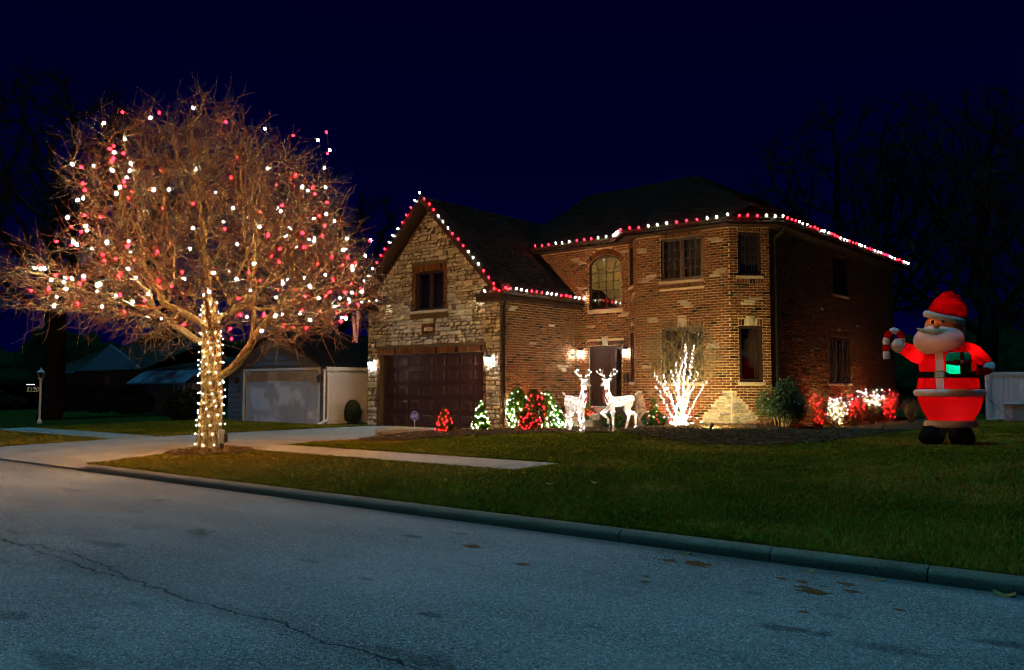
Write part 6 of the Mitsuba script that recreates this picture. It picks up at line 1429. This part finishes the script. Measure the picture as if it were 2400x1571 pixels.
boards(fs, sbox(.12, ZB - .05, fs.L, ZE - .28), n_, 'pale_siding', .205)
boards(fr, g.difference(hole.buffer(.09, join_style=2)).buffer(-.01), ng + '__front_wall', 'grey_siding', .205)
mb = MB(); ringplate(fr, hole.buffer(.09, join_style=2).intersection(sbox(0, ZB, L_, 3)), hole, -.05, .03, mb); mb.put(ng + '__door_frame', 'white_paint')
def shabby(p, n, uv):
    b = mikit.fbm(p.x * 1.2, p.z * 1.4, 4.0); c = mikit.fbm(p.x * 5, p.z * 2, 9.0); k = .46 + .26 * mikit.smoothstep(.42, .62, b) + .1 * (c - .5); return mi.Color3f(k, k * .99, k * 1.05)
scene['worn_paint'] = both({'type': 'diffuse', 'reflectance': mikit.proc(shabby)})
nd = numbered(ng + '__door'); mb = MB(); w_ = L_ - .33 - 1.18
for i in range(4): plate(fr, sbox(1.185, ZB + .01 + i * .508, L_ - .335, ZB + .51 + i * .508), -.10, -.06, mb)
plate(fr, sbox(1.185, ZB, L_ - .335, 2.35), -.11, -.07, mb); scene[nd] = mikit.ply(mb.get(), 'worn_paint')
for i in range(1, 6):
    mb = MB(); plate(fr, sbox(1.18 + w_ * i / 6 - .03, ZB + .02, 1.18 + w_ * i / 6 + .03, 2.33), -.0605, -.052, mb); mb.put(nd + '__stile', 'worn_paint')
for sgn in (1, -1):
    xe = X1 + .22 if sgn > 0 else X0 - .22; ze = ZE - .10; mb = MB(); v = np.array([[XM, YF - .15, ZR], [XM, YB_ + .15, ZR], [xe, YB_ + .15, ze], [xe, YF - .15, ze]]); w = v - [0, 0, .10]
    F = np.array([[0, 3, 2, 1], [4, 5, 6, 7], [0, 4, 7, 3], [3, 7, 6, 2], [1, 2, 6, 5]]); mb.add(np.vstack([v, w]), F if sgn > 0 else F[:, ::-1]); rk = mb.put(ng + '__roof', 'brown_shingle')
    if sgn > 0:
        sl = np.array([XM - xe, 0, ZR - ze]); ln = np.linalg.norm(sl); sl /= ln; hh = np.array([-sl[2], 0, sl[0]]) * (1 if sl[0] > 0 else -1); hh = np.array([sl[2], 0, -sl[0]]); oo = np.array([xe, YF - .16, ze + .003])
        shingles(lambda q: oo + q[:, :1] * np.array([0, 1.0, 0]) + q[:, 1:2] * sl + q[:, 2:] * hh, 7.4, ln, rk, 9)
P = [(X1 + .22, YF - .15), (X1 + .22, YB_)]
pr = [(0, 0), (0, -.11), (.08, -.11), (.09, -.05), (.115, -.02), (.115, 0), (.1, -.02), (.01, -.02)]; v = np.array([[P[i][0] + q, P[i][1], ZE - .10 + h] for i in (0, 1) for q, h in pr]); m_ = len(pr)
put(ng + '__gutter', (v, np.array([[j, m_ + j, m_ + (j + 1) % m_, (j + 1) % m_] for j in range(m_)])), 'white_paint'); mb = MB(); mb.box((X1 + .0, YF - .10, ZE - .24), (X1 + .22, YB_, ZE - .215)); mb.put(ng + '__soffit', 'white_paint')
mb = MB(); mb.tube([(X1 + .27, YF + .35, ZE - .2), (X1 + .26, YF + .34, ZE - .32), (X1 + .07, YF + .15, ZE - .45), (X1 + .06, YF + .14, ZE - .6), (X1 + .06, YF + .14, .62), (X1 + .10, YF + .05, .50), (X1 + .16, YF - .45, .34)], .045, 8); mb.put(ng + '__downspout', 'white_paint', smooth=40)
mb = MB(); mb.box((X1 - .02, YF - .04, ZB), (X1 + .03, YF + .02, ZE)); mb.put(ng + '__corner_board', 'white_paint')
for s in (.78, L_ - .16):
    t = thing('carriage_lamp', 'unlit black lamp left of the neighbouring garage door' if s < 2 else 'unlit black lamp right of the neighbouring garage door', 'wall lamp'); M = lambda q: fr(np.asarray(q, float) + [s, .02, 2.0])
    mb = MB(); v, f = lathe_vf([(.03, -.12), (.06, -.10), (.085, .08), (.09, .10), (.03, .16), (.005, .2)], 8); mb.add(M(v + [0, .10, 0]), f[:, ::-1]); mb.put(t + '__body', 'black_metal'); mb = MB(); v, f = box_vf((-.04, 0, -.05), (.04, .10, .12)); mb.add(M(v), f); mb.put(t + '__bracket', 'black_metal')
eb = thing('evergreen_shrub', 'dark egg shaped evergreen against the white siding of the neighbouring garage', 'shrub'); s_ = solid('egg', (-25.15, 21.0, .36), .30, .88, .08, 3); v, f, col = sprays(4200, s_, 5, .035, np.array([.020, .032, .012])); put(eb + '__foliage', (v, f), 'vertex_paint', color=col, kind='stuff')

# low house far left
nh = thing('neighbour_house', 'low dark house with a pale blue gable far left behind the lit tree', 'house')
HX0, HX1, HY = -59.5, -47.4, 24.5; fr = Frame((HX0, HY), (HX1, HY)); zb, ze = .3, 2.75
wins = [(1.1, 2.5, 1.12, 2.45), (7.4, 8.4, 1.12, 2.45)]
mb = MB(); plate(fr, sbox(0, zb, fr.L, ze).difference(unary_union([sbox(a, c, b, d) for a, b, c, d in wins])), -.2, 0, mb); mb.put(nh + '__wall', 'tan_brick')
gx = fr.s(-55.35, HY); mb = MB(); plate(fr, Polygon([(gx, ze - .02), (fr.L + .05, ze - .02), ((gx + fr.L) / 2, 4.3)]), .05, .12, mb); gk = mb.put(nh + '__gable', 'blue_siding')
boards(Frame((HX0, HY - .10), (HX1, HY - .10)), Polygon([(gx + .1, ze), (fr.L - .05, ze), ((gx + fr.L) / 2, 4.22)]), gk, 'blue_siding', .25)
mb = MB(); v = np.array([[HX0 - .4, HY - .3, ze], [HX1 + .3, HY - .3, ze], [HX1 + .3, HY + 4, 4.6], [HX0 - .4, HY + 4, 4.6], [HX1 + .3, HY + 8.3, ze], [HX0 - .4, HY + 8.3, ze]]); mb.add(v, [[0, 1, 2, 3], [3, 2, 4, 5]]); mb.put(nh + '__roof', 'brown_shingle')
mb = MB(); mb.box((HX0 - .4, HY - .42, ze - .12), (-55.4, HY - .3, ze)); mb.put(nh + '__gutter', 'blue_siding')
for a, b, c, d in wins:
    w = numbered(nh + '__window'); mb = MB(); ringplate(fr, sbox(a - .08, c - .08, b + .08, d + .08), sbox(a, c, b, d), -.05, .04, mb); plate(fr, sbox((a + b) / 2 - .03, c, (a + b) / 2 + .03, d), -.04, .03, mb); scene[w] = mikit.ply(mb.get(), 'blue_siding')
    mb = MB(); plate(fr, sbox(a, c, b, d), -.06, -.055, mb); mb.put(w + '__pane', 'glass'); room(w + '__interior', fr, a, b, c, d, 1.0, c0=-.19)
    for q in (0, 1): mb = MB(); plate(fr, sbox(a + q * (b - a) * .72, c, a + (b - a) * (.28 + q * .72), d), -.10, -.09, mb); mb.put(w + '__curtain', 'pale_cloth')
aw = numbered(nh + '__awning'); AX0, AX1 = HX1 + .1, -41.2; n_ = 24
for i in range(n_):
    a, b = AX0 + (AX1 - AX0) * i / n_, AX0 + (AX1 - AX0) * (i + .86) / n_; mb = MB(); v = np.array([[a, HY - 1.1, 1.98], [b, HY - 1.1, 1.98], [b, HY, 2.72], [a, HY, 2.72], [a, HY - 1.1, 1.93], [b, HY - 1.1, 1.93], [b, HY, 2.69], [a, HY, 2.69], [(a + b) / 2, HY - 1.1, 1.84]]); mb.add(v[:8], [[0, 1, 2, 3], [7, 6, 5, 4], [4, 5, 1, 0]]); mb.add(v[[0, 1, 8]], [[0, 2, 1]]); mb.put(aw + '__slat', 'blue_siding')
mb = MB(); mb.box((AX0, HY - 1.1, 1.95), (AX1, HY - 1.07, 1.985)); scene[aw] = mikit.ply(mb.get(), 'blue_siding')
fr2 = Frame((AX0, HY), (AX1, HY)); mb = MB(); plate(fr2, sbox(0, .3, fr2.L, 2.7).difference(sbox(3.2, .75, 6.0, 1.9)), -.2, 0, mb); mb.put(nh + '__porch_wall', 'grey_siding')
w = numbered(nh + '__window'); mb = MB(); ringplate(fr2, sbox(3.14, .7, 6.06, 1.95), sbox(3.2, .75, 6.0, 1.9), -.05, .04, mb)
for q in (4.13, 5.06): plate(fr2, sbox(q - .03, .75, q + .03, 1.9), -.04, .03, mb)
plate(fr2, sbox(3.2, 1.3, 6.0, 1.35), -.039, .029, mb); scene[w] = mikit.ply(mb.get(), 'pale_siding'); mb = MB(); plate(fr2, sbox(3.2, .75, 6.0, 1.9), -.07, -.065, mb); mb.put(w + '__pane', 'glass'); room(w + '__interior', fr2, 3.2, 6.0, .75, 1.9, 1.0, c0=-.19)
mb = MB(); plate(fr2, sbox(3.25, .8, 5.9, 1.88), -.12, -.11, mb); mb.put(w + '__curtain', 'pale_cloth')
mb = MB(); mb.add([[AX0 - .2, HY - .1, 2.7], [AX1 + .2, HY - .1, 2.7], [AX1 + .2, HY + 5, 3.6], [AX0 - .2, HY + 5, 3.6]], [[0, 1, 2, 3]]); mb.put(nh + '__porch_roof', 'brown_shingle')
# shrubs before it
for x, y, h, w_, lab in ((-52.6, 23.0, 1.6, 1.0, 'dark rounded shrub at the foot of the far left house, leftmost'), (-49.0, 22.8, 1.5, 1.0, 'dark rounded shrub under the pale blue gable'), (-45.0, 22.6, 1.3, 1.1, 'dark reddish shrub below the awning'), (-34.0, 19.4, 1.3, .8, 'dark shrub left of the neighbouring garage door')):
    k = thing('evergreen_shrub', lab, 'shrub'); s_ = solid('ball', (x, y, .3), w_, h, .25, x); v, f, col = sprays(2200, s_, 7, .11, np.array([.012, .018, .008])); put(k + '__foliage', (v, f), 'vertex_paint', color=col, kind='stuff')
# lamp post with hanging number
lpk = thing('lamp_post', 'slim unlit lamp post with a lantern head and a hanging house number, far left', 'lamp post')
lx, ly, lz = -37.0, 14.8, .27
mb = MB(); v, f = lathe_vf([(.09, -.1), (.09, .12), (.055, .16), (.045, .2), (.04, 1.55), (.055, 1.58), (.04, 1.62), (.05, 1.72), (.035, 1.76)], 12, (lx, ly, lz)); mb.add(v, f); mb.put(lpk + '__post', 'white_paint', smooth=35)
mb = MB(); v, f = lathe_vf([(.05, 1.76), (.09, 1.80), (.10, 1.82)], 12, (lx, ly, lz)); mb.add(v, f); v, f = lathe_vf([(.15, 2.04), (.155, 2.06), (.07, 2.14), (.03, 2.17), (.035, 2.2), (.012, 2.25), (.002, 2.28)], 12, (lx, ly, lz)); mb.add(v, f)
for i in range(6): a = i * np.pi / 3; mb.tube([(lx + .09 * math.cos(a), ly + .09 * math.sin(a), lz + 1.8), (lx + .14 * math.cos(a), ly + .14 * math.sin(a), lz + 2.05)], .008, 4)
mb.put(lpk + '__lantern', 'grey_paint', smooth=35); v, f = lathe_vf([(.085, 1.81), (.135, 2.04)], 6, (lx, ly, lz)); put(lpk + '__glass', (v, f), 'glass')
dx, dy = -.768, -.64
mb = MB(); mb.tube([(lx, ly, lz + 1.50), (lx + dx * .62, ly + dy * .62, lz + 1.50)], .012, 5); mb.put(lpk + '__bracket', 'black_metal')
t = meshkit.text_mesh('5120', .17, .012, bold=True); tv = t.vertices; W_ = tv[:, 0].max(); base = np.array([lx + dx * .58, ly + dy * .58, lz + 1.27]); tv = base + np.outer(tv[:, 0] * .50 / W_ + tv[:, 1] * .2, [-dx, -dy, 0]) + np.outer(tv[:, 2], [.64, -.768, 0]) + np.outer(tv[:, 1], [0, 0, 1.0])
scene['number_paint'] = matte(.75, .70, .40); put(lpk + '__number', (tv, t.faces), 'number_paint')
mb = MB(); mb.tube([(lx + dx * .52, ly + dy * .52, lz + 1.51), (lx + dx * .12, ly + dy * .12, lz + 1.51)], .012, 6); v, f = mb.get(); mb2 = MB(); mb2.tube([(lx + dx * .50 + .05, ly + dy * .5 - .06, lz + 1.56), (lx + dx * .2 + .05, ly + dy * .2 - .06, lz + 1.56)], .018, 8); mb2.put(lpk + '__number_lamp', 'bulb_white', emit=(9, 10, 11), weight=6)

# fence, bin and lamp at the far right
pf = thing('vinyl_fence', 'white panel fence at the right edge behind the inflatable figure', 'fence'); fr = Frame((-7.35, 37.2), (-1.5, 41.5)); n_ = int(fr.L / .19)
scene['vinyl'] = gloss((.70, .72, .75), .4)
for i in range(n_): mb = MB(); plate(fr, sbox(i * .19 + .01, .55, i * .19 + .185, 2.18), -.02, .012, mb); mb.put(pf + '__board', 'vinyl')
mb = MB(); plate(fr, sbox(0, .42, fr.L, .56), -.04, .03, mb); plate(fr, sbox(0, 2.17, fr.L, 2.3), -.04, .03, mb); mb.put(pf + '__rail', 'vinyl')
for s in np.arange(0, fr.L, 2.4): mb = MB(); plate(fr, sbox(s - .07, .3, s + .07, 2.38), -.08, .06, mb); mb.put(pf + '__post', 'vinyl')
bn = thing('storage_bin', 'grey storage bin on the grass before the white fence', 'bin'); m = tri(rounded((-.5, -.3, 0), (.5, .3, .62), .04, 6)); c, s = fr.d[:2]; R_z = np.array([[c, s, 0], [-s, c, 0], [0, 0, 1]]); put(bn + '__body', (m.vertices @ R_z + [-6.15, 36.6, .45], m.faces), 'grey_paint', smooth=30)
m = tri(rounded((-.53, -.33, .61), (.53, .33, .69), .03, 6)); put(bn + '__lid', (m.vertices @ R_z + [-6.15, 36.6, .45], m.faces), 'grey_paint', smooth=30)
fl_ = thing('flood_light', 'small lamp on a stake lighting the white fence at the right edge', 'garden light'); q = fr([[1.95, .75, .5]])[0]
mb = MB(); mb.tube([q - [0, 0, .15], q + [0, 0, .25]], .015, 6); mb.put(fl_ + '__stake', 'black_metal'); v, f = ell(q + [0, 0, .95], (.05, .05, .05), 2); put(fl_ + '__lamp', (v, f), 'bulb_white', emit=(55, 62, 72), weight=8); mb = MB(); mb.tube([q + [0, 0, .25], q + [0, 0, .9]], .012, 6); mb.put(fl_ + '__pole', 'black_metal')

# ---------------------------------------------------------------- dark bare trees behind everything
def wild_tree(x, y, h, spread, r0, seed, label, lean=(0, 0), fork=.25, n=520, twigs=8, low=.28):
    z = .3; r = np.random.default_rng(seed); k = thing('bare_tree', label, 'tree', 'dark bare trees behind the houses')
    base = np.array([x, y, z]); top = lambda t: base + np.array([lean[0] * t, lean[1] * t, h * t]) + np.array([.25 * math.sin(t * 5 + seed), .2 * math.cos(t * 4), 0])
    s = [(base - [0, 0, .3], -1)]
    for t in np.linspace(.03, fork, max(3, int(h * fork / .9))): s.append((top(t), len(s) - 1))
    att = []
    while len(att) < n:
        p = r.uniform([-spread, -spread, low * h], [spread, spread, h]); q = (math.hypot(p[0], p[1]) / spread) ** 2 + ((p[2] - h * .60) / (h * .42)) ** 2
        if q < .55 + .7 * float(meshkit.noise(np.array([[p[0] * .25 + seed, p[1] * .25, p[2] * .25]]))[0]): att.append(top(p[2] / h) * [1, 1, 0] + np.array([p[0], p[1], z + p[2]]))
    ps, pp = grow(seed, s, att, step=h * .032, reach=h * .3, kill=h * .055, iters=110, pull=(0, 0, .1))
    rd, _ = radii(ps, pp, .018, 2.15); rd = rd * (r0 / rd[0]); rd = np.maximum(rd, .014); rd[:2] *= 1.15
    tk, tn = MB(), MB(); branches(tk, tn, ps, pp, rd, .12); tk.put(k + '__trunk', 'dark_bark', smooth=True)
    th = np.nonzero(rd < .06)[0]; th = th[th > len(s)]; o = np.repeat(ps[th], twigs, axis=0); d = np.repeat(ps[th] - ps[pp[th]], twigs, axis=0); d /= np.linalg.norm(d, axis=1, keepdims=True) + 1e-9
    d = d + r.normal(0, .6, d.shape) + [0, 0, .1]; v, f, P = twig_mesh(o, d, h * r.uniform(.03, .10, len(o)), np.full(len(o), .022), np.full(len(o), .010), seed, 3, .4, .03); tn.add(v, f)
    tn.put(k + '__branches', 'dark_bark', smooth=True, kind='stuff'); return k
W_ = wild_tree
W_(-45.5, 18.6, 17.5, 6.5, .50, 201, 'tall dark bare tree at the left edge with a thick trunk', fork=.30, n=650)
W_(-58, 31, 20, 8.5, .55, 202, 'broad dark bare tree rising behind the far left house', n=600)
W_(-52, 40, 17, 7, .42, 203, 'dark bare tree behind the crown of the lit tree', n=520)
W_(-44, 47, 14.5, 6, .35, 204, 'slender dark bare tree behind the neighbouring garage', n=480)
W_(-38, 55, 15.5, 6.5, .35, 205, 'dark bare tree between the lit tree and the stone gable', n=480)
W_(-19.5, 62, 21, 9.5, .55, 206, 'broad dark bare tree above the right end of the roof', n=700, fork=.22)
W_(-11.0, 55.0, 18.5, 8.5, .55, 207, 'large dark bare tree behind the inflatable figure', n=700, fork=.24)
W_(-7.6, 46.5, 13.5, 5.0, .28, 208, 'leaning bare tree by the white fence at the right', lean=(2.0, 1.0), n=420, fork=.35)
W_(-2, 58, 17, 7.5, .45, 209, 'dark bare tree at the far right edge', n=480)
# a dark band of far woods that closes the view
r = np.random.default_rng(300); mb = MB()
for i in range(150):
    a = math.radians(r.uniform(-8, 92)); dd = r.uniform(95, 125); x, y = -dd * math.sin(a), dd * math.cos(a); w = r.uniform(3, 7); h = r.uniform(3.5, 8.5)
    m = trimesh.creation.icosphere(3, 1.0); v = m.vertices * (1 + .5 * (meshkit.fbm(m.vertices * 2.2 + i, 3) - .5))[:, None] * [w, w, h] + [x, y, .3]; mb.add(v, m.faces)
mb.put('far_woods', 'hedge_green', label='dark band of far woods behind the houses', kind='stuff', cat='woods')
# utility wire crossing the dark at the right
